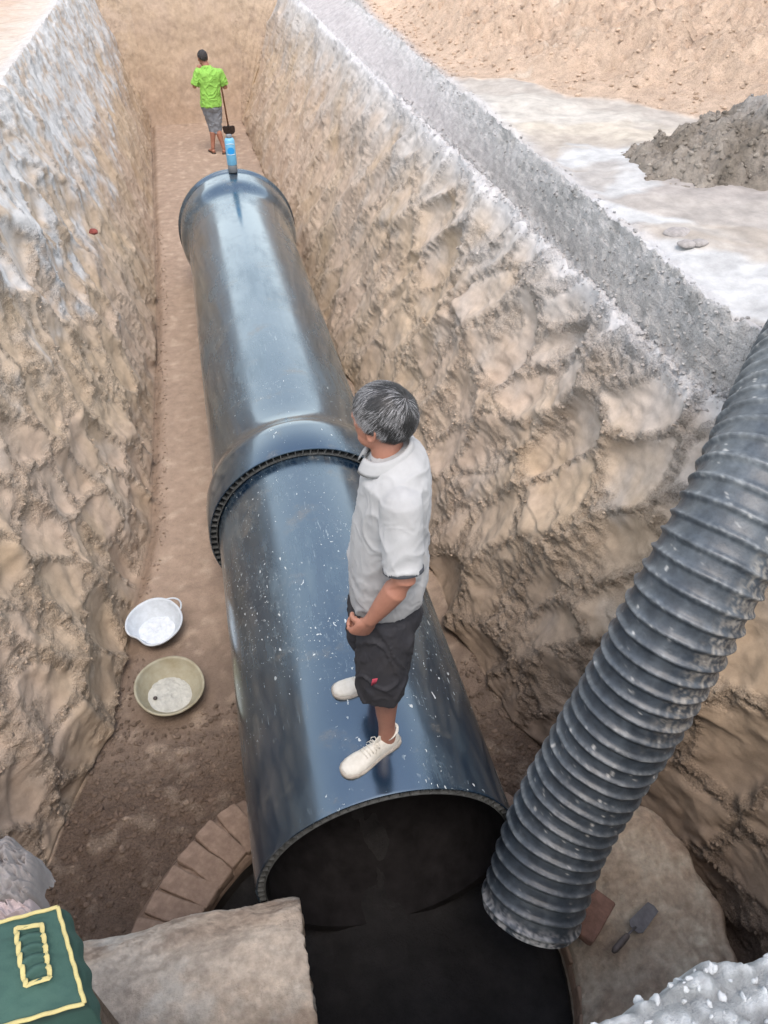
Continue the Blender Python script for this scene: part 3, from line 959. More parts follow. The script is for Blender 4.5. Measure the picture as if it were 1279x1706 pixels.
# ------------------------------------------------------------------ concrete pipes
def concrete_pipe(name, x0, x1, yc, zc, r, label, seed, wall=.055):
    nx, na = 150, 150
    ts = np.linspace(0, 1, nx)
    V = []; 
    T, A_ = np.meshgrid(ts, np.linspace(0, 2 * math.pi, na, endpoint=False), indexing='ij')
    chip = .060 * np.maximum(0, fbm(np.cos(A_) * 2.2, np.sin(A_) * 2.2, seed, 4)) * 1.6 + .008 * perlin(np.cos(A_) * 12, np.sin(A_) * 12, seed)
    Xp = x0 - (chip) * np.exp(-T * 9) + (x1 - x0) * T
    y_, z_ = np.cos(A_), np.sin(A_)
    d = fbm(Xp * 2.2, y_ * 1.2, z_ * 1.2 + seed, 4) * .045 + np.maximum(0, fbm(Xp * 7, y_ * 3, z_ * 3 + seed, 4)) * .022 + fbm(Xp * 11, y_ * 5, z_ * 5, 4) * .008
    d += .010 * fbm(Xp * 26, y_ * 11, z_ * 11, 4) * sst(-.1, .2, fbm(Xp * 3, y_ * 2, z_ * 2 + 5, 3)); d += .020 * sst(.25, .6, fbm(Xp * 1.4 + 5, y_ * 1.1, z_ * 1.1, 3))
    lip = np.minimum(T * nx / 3.0, 1) ** .5
    rr = (r + d) * (.985 + .015 * lip)
    Vo = np.stack([Xp, yc + rr * y_, zc + rr * z_], -1).reshape(-1, 3)
    c0 = lerp(C(.60, .52, .43), C(.50, .40, .31), sst(-.25, .25, fbm(Xp * 2, y_ * 1.4, z_ * 1.4, 4))[..., None])
    c0 = blend(c0, sst(-.12, .06, fbm(Xp * 4.3 + 7, y_ * 2.5, z_ * 2.5, 6, .7)) * .55, C(.33, .255, .195))
    c0 = blend(c0, sst(.02, .14, fbm(Xp * 9 + 2, y_ * 5, z_ * 5, 5, .7)) * .5, C(.20, .15, .115))
    c0 = blend(c0, sst(.12, .3, fbm(Xp * 3.1, y_ * 1.5 + 4, z_ * 1.5, 5)) * .7, C(.50, .485, .44))
    c0 = blend(c0, sst(.80, .95, z_) * .4, C(.56, .50, .42))  # paler along the top: a soft highlight put into the colour
    c0 = c0 * (1 + .25 * fbm(Xp * 16, y_ * 8, z_ * 8, 3))[..., None]
    a, b = np.meshgrid(np.arange(nx - 1), np.arange(na), indexing='ij')
    b2 = (b + 1) % na
    q = np.stack([a * na + b, a * na + b2, (a + 1) * na + b2, (a + 1) * na + b], -1).reshape(-1, 4)
    # inside and annular end
    ri = r - wall
    Vi = np.stack([Xp + 0.0, yc + ri * y_, zc + ri * z_], -1).reshape(-1, 3)
    n0 = len(Vo)
    q2 = q[:, ::-1] + n0
    bb = np.arange(na); bb2 = (bb + 1) % na
    qe = np.stack([bb, bb + n0, bb2 + n0, bb2], -1)
    e0 = (nx - 1) * na
    qf = np.stack([bb + e0, bb2 + e0, bb2 + e0 + n0, bb + e0 + n0], -1)
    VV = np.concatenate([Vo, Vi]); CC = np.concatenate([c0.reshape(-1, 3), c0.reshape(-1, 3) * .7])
    s_ = 1 if x1 > x0 else -1
    Q = np.concatenate([q, q2, qe, qf])
    if s_ < 0: Q = Q[:, ::-1]
    return link(name, mesh_from(name, VV, Q, M_conc, CC), None, label=label, category='concrete pipe')


concrete_pipe('concrete_pipe', -.015, -1.7, 1.235, .60, .36, 'mud caked pale concrete pipe poking into the manhole from the left', 3.0)

# ------------------------------------------------------------------ the two black sewer pipes
PX, PZ, PR, WT = .41, .62, .61, .046


def annulus_cells(mb, y0, depth, ro, ri, n, lo=-9.0, hi=9.0):
    """hollow wall seen at a cut end: two skins and the webs between them"""
    for k in range(n):
        t = 2 * math.pi * k / n
        if not lo <= math.cos(t) < hi: continue
        M = Matrix.Rotation(-t, 4, 'Y')
        rm = (ro + ri) / 2
        c = Vector((rm * math.sin(t), y0 + depth / 2, rm * math.cos(t)))
        M3 = Matrix.Rotation(t, 4, 'Y')
        # webs lean a little, as they do in the photo
        mb.box(c, (.0062, depth, ro - ri), M3 @ Matrix.Rotation(random.uniform(.02, .16), 4, 'Y'), jit=.0012)


def ring_tube(mb, prof, n=160, jag=None):
    """surface of revolution about the pipe axis; prof = [(y, r)...]"""
    V = []; Fc = []
    m_ = len(prof)
    for j, (y, r_) in enumerate(prof):
        for i in range(n):
            t = 2 * math.pi * i / n
            rr = r_ * (1 + .0016 * math.sin(3 * t + 1) + .001 * math.sin(5 * t + y))
            V.append((rr * math.sin(t), y, rr * math.cos(t)))
    for j in range(m_ - 1):
        for i in range(n):
            i2 = (i + 1) % n
            Fc.append((j * n + i, j * n + i2, (j + 1) * n + i2, (j + 1) * n + i))
    mb.add(V, Fc)


def ring_arc(mb, prof, a0=1.93, a1=2 * math.pi - 1.93, n=90):
    V = []; Fc = []
    for y, r_ in prof:
        for i in range(n):
            t = a0 + (a1 - a0) * i / (n - 1)
            V.append((r_ * math.sin(t), y, r_ * math.cos(t)))
    for j in range(len(prof) - 1):
        for i in range(n - 1):
            Fc.append((j * n + i, j * n + i + 1, (j + 1) * n + i + 1, (j + 1) * n + i))
    mb.add(V, Fc)


def big_pipe(y0, y1, label, bell_near, bell_far, group):
    root = empty('sewer_pipe', (PX, y0, 0), label, 'pipe', group)
    L_ = y1 - y0
    m = MB()
    prof = []
    if bell_near:
        prof += [(0, .672), (.015, .678), (.20, .680), (.27, .680), (.32, .676), (.37, .660), (.43, .636), (.50, .621), (.56, .615)]
    else:
        prof += [(0, .610), (.01, .613)]
    prof += [(y, .613) for y in np.linspace(.7, L_ - .75, 14)]
    if bell_far:
        prof += [(L_ - .62, .615), (L_ - .56, .622), (L_ - .50, .645), (L_ - .45, .668), (L_ - .40, .684), (L_ - .32, .692), (L_ - .10, .696), (L_ - .06, .697), (L_ - .055, .716), (L_ - .005, .718), (L_, .712)]
    else:
        prof += [(L_ - .1, .613), (L_, .613)]
    ring_tube(m, prof)
    # thickness of the outer skin at the near end
    r0 = prof[0][1]
    ring_tube(m, [(0.0, r0 - .0065), (0.0, r0)])
    ring_tube(m, [(.12, r0 - .0065), (0.0, r0 - .0065)])
    body = m.obj('barrel', M_pipe, root); body.location = (0, 0, PZ)
    ro = r0 - .0062; ri = (.622 if bell_near else .568)
    c = MB(); annulus_cells(c, .003, .10, ro, ri + .004, 82 if not bell_near else 84, lo=-9 if bell_near else -.15)
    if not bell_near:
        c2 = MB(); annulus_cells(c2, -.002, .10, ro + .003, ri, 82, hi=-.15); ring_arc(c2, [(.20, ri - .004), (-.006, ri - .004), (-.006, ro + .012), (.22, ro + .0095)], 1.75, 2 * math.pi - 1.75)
        o = c2.obj('dark_lower_edge', M_inner, root, smooth=False); o.location = (0, 0, PZ)  # lower arc of the cut end, in the near-black bore colour
    ring_tube(c, [(.001, ri + .006), (.001, ri)]); ring_tube(c, [(.0, ri + .006), (.12, ri + .006)])
    ring_tube(c, [(.105, ri), (.105, ro)])
    o = c.obj('hollow_wall_edge', M_cell, root, smooth=False); o.location = (0, 0, PZ)
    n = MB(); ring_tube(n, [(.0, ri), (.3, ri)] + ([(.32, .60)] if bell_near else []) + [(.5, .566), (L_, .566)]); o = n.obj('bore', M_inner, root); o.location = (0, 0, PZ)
    if bell_far:
        e = MB(); ring_tube(e, [(L_, .566), (L_, .70)]); o = e.obj('far_rim', M_cell, root, smooth=False); o.location = (0, 0, PZ)
    return root


p1 = big_pipe(1.66, 4.30, 'near black plastic sewer pipe, splashed with plaster, under the standing man', False, False, 'black sewer pipes laid along the trench')
p2 = big_pipe(4.07, 9.93, 'far black plastic sewer pipe with a wide socket collar, beyond the joint', True, True, 'black sewer pipes laid along the trench')

# ------------------------------------------------------------------ corrugated pipe leaning into the manhole
ctl = [(.80, 1.06, .80), (.88, 1.17, .98), (1.05, 1.37, 1.22), (1.21, 1.49, 1.47), (1.345, 1.57, 1.72), (1.55, 1.72, 2.12), (1.80, 1.98, 2.42), (2.10, 2.31, 2.62), (2.42, 2.66, 2.78), (2.75, 3.0, 2.90)]
ctl = [CAM + d_ * (ROT @ np.array([px - CX, -(py - CY), -F])) / math.sqrt((px - CX) ** 2 + (py - CY) ** 2 + F * F) for px, py, d_ in
       ((872, 1560, 4.05), (880, 1522, 3.92), (928, 1385, 3.72), (995, 1268, 3.52), (1058, 1165, 3.34), (1158, 985, 3.14), (1250, 820, 3.16), (1310, 690, 3.38), (1355, 590, 3.65), (1395, 515, 3.9))]
ctl = np.array(ctl)


def catmull(Pt, n):
    out = []
    Q = np.vstack([2 * Pt[0] - Pt[1], Pt, 2 * Pt[-1] - Pt[-2]])
    for i in range(1, len(Q) - 2):
        for k in range(n):
            t = k / n
            out.append(.5 * ((2 * Q[i]) + (-Q[i - 1] + Q[i + 1]) * t + (2 * Q[i - 1] - 5 * Q[i] + 4 * Q[i + 1] - Q[i + 2]) * t * t + (-Q[i - 1] + 3 * Q[i] - 3 * Q[i + 1] + Q[i + 2]) * t ** 3))
    out.append(Q[-2])
    return np.array(out)


cl = catmull(ctl[1:], 40)
for _ in range(60):
    cl[1:-1] = (cl[:-2] + cl[1:-1] * 2 + cl[2:]) / 4
al = np.concatenate([[0], np.cumsum(np.linalg.norm(np.diff(cl, axis=0), axis=1))])
LH = min(al[-1], 3.15)
HR, PITCH = .205, .0715
st = PITCH / 14
ss = np.arange(0, LH, st)
cen = np.stack([np.interp(ss, al, cl[:, k]) for k in range(3)], -1)
tan = np.gradient(cen, axis=0); tan /= np.linalg.norm(tan, axis=1)[:, None]
ref = np.array([0, 0, 1.0])
aa = np.cross(tan, ref); aa /= np.linalg.norm(aa, axis=1)[:, None]
bb = np.cross(aa, tan)
na = 110
ang = np.linspace(0, 2 * math.pi, na, endpoint=False)
SS, AA = np.meshgrid(ss, ang, indexing='ij')
ph = (SS / PITCH + .05 * perlin(np.cos(AA) * 1.2, np.sin(AA) * 1.2, SS * 6)) % 1.0
rib = np.exp(-(np.abs(ph - .5) / .132) ** 2.4)
shoulder = np.exp(-((ph - .60) / .22) ** 2) * .8
rr = HR + rib * .0125 + shoulder * .006 + .004 * fbm(np.cos(AA) * 1.5, np.sin(AA) * 1.5, SS * 2, 3) + .0008 * perlin(np.cos(AA) * 9, np.sin(AA) * 9, SS * 60)
rr = rr * (1 + .012 * np.sin(SS * 2.2) + .010 * np.cos(2 * AA + SS * 2.5)) + .003 * perlin(np.cos(AA) * 2.5, np.sin(AA) * 2.5, SS * 11) * rib
endc = sst(.10, .0, SS)
rr = rr + endc * .004
HV = cen[:, None, :] + aa[:, None, :] * (rr * np.cos(AA))[..., None] + bb[:, None, :] * (rr * np.sin(AA))[..., None]
dn = fbm(np.cos(AA) * 3, np.sin(AA) * 3, SS * 5, 4); dn2 = fbm(np.cos(AA) * 14, np.sin(AA) * 14, SS * 44, 4, .65); dn3 = perlin(np.cos(AA) * 4, np.sin(AA) * 4, SS * 75)
base = np.zeros(SS.shape + (3,)) + C(.019, .028, .040)
base = blend(base, .20 + .40 * sst(-.2, .5, dn + dn3 * .3), C(.07, .085, .10))
base = blend(base, sst(1.2, 2.6, SS + dn * .8) * (.35 + .35 * dn2), C(.16, .18, .19))
base = blend(base, rib * (.12 + .50 * sst(-.15, .40, dn2 + dn * .5)), C(.25, .27, .28))
base = blend(base, sst(.28, .42, dn2) * .8 * sst(-.1, .3, dn), C(.50, .50, .48))
base = blend(base, endc * sst(-.1, .2, dn2 + dn * .6) * .85, C(.42, .42, .42))
base = blend(base, sst(.75, .95, np.cos(AA - .2)) * sst(1.0, 1.3, SS) * sst(-.1, .2, dn2) * .5, C(.36, .33, .28))
hroot = empty('corrugated_pipe', tuple(cen[0]), 'dusty black ribbed plastic pipe slanting down from the right rim into the manhole', 'corrugated pipe')
ns_ = len(ss)
a, b = np.meshgrid(np.arange(ns_ - 1), np.arange(na), indexing='ij'); b2 = (b + 1) % na
q = np.stack([a * na + b, a * na + b2, (a + 1) * na + b2, (a + 1) * na + b], -1).reshape(-1, 4)
inv = Matrix.Translation(tuple(-cen[0]))
o = link('ribbed_wall', mesh_from('ribbed_wall', HV.reshape(-1, 3), q, M_hose, base.reshape(-1, 3)), hroot); o.matrix_parent_inverse = inv
VV = []; qq = []
for j, (s_i, k_) in enumerate(((0, 1.0), (0, .90), (40, .90), (ns_ - 41, .90), (ns_ - 1, .90), (ns_ - 1, 1.0))):
    for i in range(na):
        VV.append(cen[s_i] + (HV[s_i, i] - cen[s_i]) * k_)
idx = np.linspace(0, ns_ - 1, 50).astype(int)
VV = [HV[0, i] for i in range(na)]
for s_i in idx:
    VV += [cen[s_i] + (HV[min(s_i + 0, ns_ - 1), i] - cen[s_i]) / np.linalg.norm(HV[s_i, i] - cen[s_i]) * (HR - .02) for i in range(na)]
VV += [HV[-1, i] for i in range(na)]
a, b = np.meshgrid(np.arange(len(idx) + 1), np.arange(na), indexing='ij'); b2 = (b + 1) % na
q = np.stack([a * na + b, (a + 1) * na + b, (a + 1) * na + b2, a * na + b2], -1).reshape(-1, 4)
o = link('bore', mesh_from('bore', VV, q, M_inner), hroot); o.matrix_parent_inverse = inv

# ------------------------------------------------------------------ basins
def basin(loc, tilt, rz, R_, H_, mat, label, fill_mat, handle_ang, dent, seed, fillh=.02):
    root = empty('basin', loc, label, 'basin', 'basins on the trench floor', rot=(tilt[0], tilt[1], rz))
    n = 72
    prof = [(0, .004), (.55, .004), (.66, .012), (.74, .05), (.86, .5 * H_), (.97, .93 * H_), (1.0, H_), (1.055, H_ + .004), (1.07, H_ - .004), (1.055, H_ - .014), (1.0, H_ - .012),
            (.955, .86 * H_), (.845, .46 * H_), (.715, .035), (.64, .000), (.0, .000)]
    V = []; Fc = []
    for j, (r_, z) in enumerate(prof):
        for i in range(n):
            t = 2 * math.pi * i / n
            k_ = (z / H_)
            wob = 1 + .018 * math.sin(2 * t + seed) * k_ - dent * math.exp(-((math.sin((t - 3.7) / 2)) / .17) ** 2) * k_
            zz = z + .006 * math.sin(3 * t + seed) * k_ + dent * .10 * math.exp(-((math.sin((t - 3.7) / 2)) / .2) ** 2) * k_
            V.append((R_ * r_ * wob * math.cos(t), R_ * r_ * wob * math.sin(t), zz))
    for j in range(len(prof) - 1):
        for i in range(n):
            i2 = (i + 1) % n
            Fc.append((j * n + i, j * n + i2, (j + 1) * n + i2, (j + 1) * n + i))
    link('bowl', mesh_from('bowl', V, Fc, mat), root)
    gx = 40
    V = []; Fc = []
    for j in range(gx):
        for i in range(n):
            t = 2 * math.pi * i / n
            r_ = .70 * j / (gx - 1)
            x, y = R_ * r_ * math.cos(t), R_ * r_ * math.sin(t)
            z = .012 + fillh * (1 - (r_ / .70) ** 3) * .5 + float(0) + .0
            V.append((x, y, z))
    V = np.array(V); V[:, 2] += np.maximum(-.2, fbm(V[:, 0] * 22 + seed, V[:, 1] * 22, 1, 4)) * .016
    for j in range(gx - 1):
        for i in range(n):
            i2 = (i + 1) % n
            Fc.append((j * n + i, (j + 1) * n + i, (j + 1) * n + i2, j * n + i2))
    link('mortar_crust' if seed < 3 else 'lime_residue', mesh_from('residue', V, Fc, fill_mat), root)
    if handle_ang is not None:
        m = MB(); pts = []
        for k in range(13):
            t = handle_ang + R(-22 + 44 * k / 12)
            r_ = R_ * (1.05 + .20 * math.sin(math.pi * k / 12))
            pts.append((r_ * math.cos(t), r_ * math.sin(t), H_ - .003))
        m.tube(pts, .0065, 8); m.obj('handle', mat, root)
    return root


b1 = G(262, 1052, .03); b2_ = G(284, 1163, .03)
basin((b1[0], b1[1], .030), (.10, -.05), .3, .185, .12, M_basinw, 'white round basin with a looped rim handle on the trench floor', M_limeres, R(25), .14, 5.0)
basin((b2_[0], b2_[1], .050), (.16, .03), .9, .205, .125, M_basiny, 'stained yellowish basin with dried mortar inside, nearer the manhole', M_mortar, None, .0, 1.0)
m = MB(); bq = Vector((b2_[0] - .085, b2_[1] - .03, .095)); m.ball(bq, (.014, .013, .011)); m.obj('mortar_lump', M_steel, None, label='small dark lump in the mortar stained yellowish basin', category='lump')

# ------------------------------------------------------------------ clods and fragments
def rock_mesh(seed, r, mat, nu=20, nv=14, amp=.35, flat=1.0):
    m = MB(); m.ball((0, 0, 0), (r, r * .85, r * .65 * flat), nu=nu, nv=nv)
    V = np.array(m.V)
    k = 1 + amp * fbm(V[:, 0] / r * 1.1 + seed * 5, V[:, 1] / r * 1.1, V[:, 2] / r * 1.1, 4)
    V *= k[:, None]
    m.V = [tuple(v) for v in V]
    return m.mesh('rock', mat)


for (px, py, r_, lab) in ((1127, 392, .075, 'largest flat grey clod on the white powder ground'), (1142, 410, .050, 'small flat grey clod nearest the rim of the three'), (1164, 408, .048, 'small flat grey clod furthest right of the three')):
    q_ = G(px, py, ZG); o = link('clod', rock_mesh(px * .01, r_, M_clod, flat=.55), None, label=lab, category='clod', group='clods on the white ground'); o.location = (q_[0], q_[1], ZG + .012)
q_ = G(155, 386, 1.38)
o = link('brick_fragment', rock_mesh(3.3, .045, material("broken_red_brick", (.22, .055, .045), rough=.9, n_scale=30, n_amt=.4), amp=.5), None, label='broken bit of red brick stuck in the left trench wall', category='brick fragment')
o.location = (q_[0], q_[1], 1.38)
FRAG = o
vars_ = [rock_mesh(k * 1.7, .03, M_heap if False else M_clod, 12, 8, .5) for k in range(6)]
# crumbs scattered along the foot of the walls and on the pit floor
m = MB()
rs = np.random.default_rng(5)
base_r = [rock_mesh(k * 2.1, 1.0, None, 7, 5, .5) for k in range(5)]
bverts = [get_vn(b_)[0] for b_ in base_r]; bfac = [[tuple(p.vertices) for p in b_.polygons] for b_ in base_r]
kd = {}
Pflat = P2


def crumb_stuff(name, sel_fn, n, smin, smax, mat, label, seed, colr_=None):
    rs = np.random.default_rng(seed)
    idx_ = np.argwhere(sel_fn)
    # pick in proportion to size in the picture: nearer rows already are denser
    pick = idx_[rs.integers(0, len(idx_), n)]
    m = MB()
    for (i, j) in pick:
        k = rs.integers(0, 5); s_ = smin + (smax - smin) * rs.random() ** 3
        Rm = Matrix.Rotation(rs.random() * 6.28, 3, 'Z') @ Matrix.Rotation(rs.random() * 6.28, 3, 'X')
        Vv = bverts[k] @ np.array(Rm).T * s_ * np.array([1, 1, .8]) + P2[i, j] + np.array([0, 0, s_ * .25]) + rs.normal(size=3) * .004
        cc_ = np.clip(colr[i, j] * (.85 + .35 * rs.random()), 0, .85)
        m.add(Vv, bfac[k], tuple(cc_))
    me = m.mesh(name, mat, False, True)
    return link(name, me, None, kind='stuff', label=label)


dM = np.hypot(P2[..., 0] - MC[0], P2[..., 1] - MC[1])
basin_clear = (np.hypot(P2[..., 0] - b1[0], P2[..., 1] - b1[1]) > .22) & (np.hypot(P2[..., 0] - b2_[0], P2[..., 1] - b2_[1]) > .24)
crumb_stuff('soil_crumbs', (K == 2) & (dM > 1.15) & (YG < 3.2) & (YG > .9) & basin_clear & (P2[..., 2] < 1), 7000, .002, .020, M_heap, 'crumbs of soil strewn over the pit floor', 11)
crumb_stuff('soil_crumbs', (K == 2) & (YG > 3) & (YG < 12) & basin_clear & ((X < xLb[None, :] + .16)), 1300, .003, .014, M_heap, 'crumbs fallen along the foot of the left wall', 12)
crumb_stuff('soil_crumbs', (crestR > .6) & (YG < 9) & (YG > 1.5), 1500, .003, .014, M_heap, 'grey crumbs along the crest of the right rim', 13)
crumb_stuff('soil_crumbs', (ledge > .4) & (YG < 9) & (YG > 1.5), 1500, .004, .016, M_heap, 'crumbs along the pale ledge of the right wall', 14)
crumb_stuff('soil_crumbs', (K == 3) & (crumb_mask > .75) & (YG < 6) & (FCm < .5), 3500, .003, .013, M_heap, 'crumbs clinging to the right trench wall', 15)
crumb_stuff('soil_crumbs', (K == 1) & (crumb_mask > .75) & (YG < 7), 3000, .003, .013, M_heap, 'crumbs clinging to the left trench wall', 16)
crumb_stuff('soil_crumbs', (K == 4) & (dist > .05) & (X < 14) & (YG < 16), 5200, .006, .030, M_heap, 'clods scattered over the sandy spoil bank', 17)

# grey soil heap on the upper ground
n_ = 260
hc = G(1250, 268, ZG)
gx = np.linspace(-1.5, 1.5, n_)
A, B = np.meshgrid(gx, gx, indexing='ij')
wob = fbm(A * 1.4, B * 1.4, 5, 4) * .28
rr_ = np.hypot(A / 1.15, B / .62) + wob
H = .43 * np.clip(1.0 - rr_, -.12, 1)
f1h, f2h, hh_, _, _ = worley(A * 6 + wob, B * 6, 3); f1i, f2i, hi_, _, _ = worley(A * 14 + wob, B * 14, 4)
body = sst(0, .12, 1 - rr_)
H = H + body * ((.5 - f1h) * .12 + (.5 - f1i) * .06 + fbm(A * 12, B * 12, 2, 5, .65) * .09 + fbm(A * 2.6, B * 2.6, 7, 3) * .09)
V = np.stack([A + hc[0] + .18, B + hc[1], ZG + H - .02], -1).reshape(-1, 3)
ch = lerp(C(.30, .27, .235), C(.21, .185, .155), sst(-.2, .3, fbm(A * 3, B * 3, 1, 4))[..., None])
ch = blend(ch, sst(.15, .4, fbm(A * 2 + 4, B * 2, 1, 3)) * .7, C(.34, .27, .22))
ch = blend(ch, sst(.25, .42, H) * .5, C(.42, .42, .42))
a, b = np.meshgrid(np.arange(n_ - 1), np.arange(n_ - 1), indexing='ij')
keep = (rr_[:-1, :-1] < 1.10).ravel()
a = (a * n_ + b).ravel()[keep]
q = np.stack([a, a + n_, a + n_ + 1, a + 1], -1)
link('soil_heap', mesh_from('soil_heap', V, q, M_heap, ch.reshape(-1, 3)), None, label='lumpy heap of grey soil dumped on the pale ground', category='soil heap')

m = MB(); rs = np.random.default_rng(77); Hh = V.reshape(n_, n_, 3)
k_ = 0
while k_ < 1900:
    i, j = rs.integers(2, n_ - 2, 2)
    if rr_[i, j] > 1.08: continue
    k_ += 1
    kk = rs.integers(0, 5); s_ = .005 + .020 * rs.random() ** 3
    Rm = Matrix.Rotation(rs.random() * 6.28, 3, 'Z') @ Matrix.Rotation(rs.random() * 6.28, 3, 'X')
    m.add(bverts[kk] @ np.array(Rm).T * s_ + Hh[i, j] + np.array([0, 0, s_ * .2]), bfac[kk], tuple(np.clip(ch[i, j] * (.8 + .5 * rs.random()), 0, 1)))
link('clods', m.mesh('clods', M_heap, False, True), None, kind='stuff', label='loose clods lying over the grey soil heap')

# ------------------------------------------------------------------ white rubble at the near right edge
n_ = 150
gx = np.linspace(.25, 1.5, n_); gy = np.linspace(-.25, .52, n_)
A, B = np.meshgrid(gx, gx * 0 + gy, indexing='ij')
edge_y = np.interp(A, [.3, .42, .52, .60, .68, .73, .80, 1.0, 1.5], [.375, .385, .385, .395, .405, .430, .41, .41, .43]) + .018 * fbm(A * 14, 3, 2, 3)
H = .035 * sst(.35, .8, A) - .035 + fbm(A * 7, B * 7, 2, 4) * .035 + fbm(A * 25, B * 25, 2, 3) * .012 + fbm(A * 70, B * 70, 2, 3) * .008
f1r, f2r, hr_, _, _ = worley(A * 26, B * 26, 6); H += (.5 - f1r) * .030
drop = np.maximum(sst(.0, .07, B - edge_y), np.maximum(sst(1.2, 1.5, A), np.maximum(sst(.0, -.25, B), sst(.40, .25, A))) * .5)
V = np.stack([A, np.minimum(B, edge_y + .05) , ZG + .02 + H - drop * .35], -1).reshape(-1, 3)
cw = lerp(C(.60, .63, .65), C(.36, .38, .39), sst(.1, .55, f1r)[..., None])
a, b = np.meshgrid(np.arange(n_ - 1), np.arange(n_ - 1), indexing='ij'); a = (a * n_ + b).ravel()
q = np.stack([a, a + n_, a + n_ + 1, a + 1], -1)
rub = empty('rubble_pile', (.8, .2, ZG), 'white chalky rubble heaped on the near edge, bottom right', 'rubble')
inv = Matrix.Translation((-.8, -.2, -ZG))
Hs = V.reshape(n_, n_, 3)
o = link('packed_rubble', mesh_from('packed_rubble', V, q, M_heap, cw.reshape(-1, 3)), rub); o.matrix_parent_inverse = inv
import bmesh


def chunk_mesh(seed, r_, mat):
    rg_ = np.random.default_rng(seed)
    b_ = bmesh.new()
    for _ in range(13):
        v_ = rg_.normal(size=3); v_ /= np.linalg.norm(v_)
        b_.verts.new(tuple(v_ * r_ * (.7 + .5 * rg_.random()) * np.array([1, .8, .65])))
    bmesh.ops.convex_hull(b_, input=b_.verts)
    me_ = bpy.data.meshes.new('stone'); b_.to_mesh(me_); b_.free(); me_.materials.append(mat)
    return me_


rmeshes = [rock_mesh(k * 3.1 + .5, .013, M_white, 12, 8, 1.0) for k in range(12)]
rs = np.random.default_rng(21)
cnt = 0
while cnt < 290:
    i = rs.integers(5, n_ - 5); j = rs.integers(int(n_ * .55), n_ - 8)
    p_ = Hs[i, j]
    if B[i, j] > edge_y[i, j] + .02 or p_[0] > 1.15 or p_[0] < .42: continue
    o = link('stone', rmeshes[rs.integers(0, 12)], rub)
    s_ = .35 + .75 * rs.random() ** 2.0
    o.location = (p_[0] - .8, p_[1] - .2, p_[2] - ZG - .002 * s_); o.rotation_euler = tuple(rs.random(3) * 6.28); o.scale = (s_, s_ * (.6 + .6 * rs.random()), s_ * (.6 + .5 * rs.random()))
    cnt += 1

# ------------------------------------------------------------------ green canvas bag and rumpled cloth on the near left bank
zt = 2.52
c0 = G(96, 1512, zt); c1 = G(141, 1672, zt); c2 = G(-150, 1760, zt); c3 = G(-150, 1575, zt)
c2 = c1 + (c3 - c0) * 1.05
corners = [c0, c1, c2, c3]
bag = empty('canvas_bag', tuple((c0 + c2) / 2 - np.array([0, 0, .12])), 'green canvas bag with yellow taped seams, at the bottom left corner', 'bag')
inv = Matrix.Translation(tuple(-((c0 + c2) / 2 - np.array([0, 0, .12]))))
nb_ = 60
U, Vv_ = np.meshgrid(np.linspace(0, 1, nb_), np.linspace(0, 1, nb_), indexing='ij')


def bag_pt(u, v):
    return (c0[None] * ((1 - u) * (1 - v))[:, None] + c1[None] * (u * (1 - v))[:, None] + c2[None] * (u * v)[:, None] + c3[None] * ((1 - u) * v)[:, None])


def bag_top(u, v):
    u = np.atleast_1d(u).astype(float); v = np.atleast_1d(v).astype(float)
    p = bag_pt(u, v)
    e = np.minimum(np.minimum(u, 1 - u), np.minimum(v, 1 - v))
    p[:, 2] += .016 * sst(0, .35, e) + fbm(u * 3, v * 3, 4, 3) * .017 * sst(0, .1, e) + fbm(u * 7, v * 2.5, 8, 2) * .003
    return p


top = bag_top(U.ravel(), Vv_.ravel())
bot = bag_pt(U.ravel(), Vv_.ravel()); bot[:, 2] -= .17
bc = (c0 + c2) / 2
a, b = np.meshgrid(np.arange(nb_ - 1), np.arange(nb_ - 1), indexing='ij'); a = (a * nb_ + b).ravel()
q = np.stack([a, a + nb_, a + nb_ + 1, a + 1], -1)
Vt = list(top); Fq = [tuple(r_) for r_ in q.tolist()]
bor = [(i, 0) for i in range(nb_)] + [(nb_ - 1, j) for j in range(1, nb_)] + [(i, nb_ - 1) for i in range(nb_ - 2, -1, -1)] + [(0, j) for j in range(nb_ - 2, 0, -1)]
nbd = len(bor)
sidx = []
for lev in range(0, 7):
    row = []
    for k, (i, j) in enumerate(bor):
        p_ = top[i * nb_ + j].copy()
        t = lev / 6
        outv = p_ - bc; outv[2] = 0; outv /= np.linalg.norm(outv)
        p_ += outv * (.012 * math.sin(t * math.pi)) + outv * .004 * math.sin(k * .35 + lev)
        p_[2] -= .17 * t
        if lev == 0: row.append(i * nb_ + j)
        else: row.append(len(Vt)); Vt.append(p_)
    sidx.append(row)
for lev in range(6):
    for k in range(nbd):
        k2 = (k + 1) % nbd
        Fq.append((sidx[lev][k], sidx[lev][k2], sidx[lev + 1][k2], sidx[lev + 1][k]))
Fq.append(tuple(reversed(sidx[6])))
o = link('body', mesh_from('body', Vt, Fq, M_green), bag); o.matrix_parent_inverse = inv


def tape(pts, wdt, th, closed):
    m = MB()
    m.tube(pts, [(wdt, th)] * len(pts), 8, ref=(0, 0, 1), closed=closed)
    return m


for (ia, ib) in ((0, nb_ - 1), (nb_ - 1, 2 * nb_ - 2), (2 * nb_ - 2, 3 * nb_ - 3), (3 * nb_ - 3, nbd)):
    pts = []
    for k in range(ia, ib + 1):
        i, j = bor[k % nbd]; p_ = top[i * nb_ + j].copy(); p_ += np.array([0, 0, .002]) + np.array([.0005, .0004, .0006]) * math.sin(k * .7); pts.append(p_)
    m = tape(pts, .0042, .0032, False); o = m.obj('edge_binding', M_yellow, bag); o.matrix_parent_inverse = inv


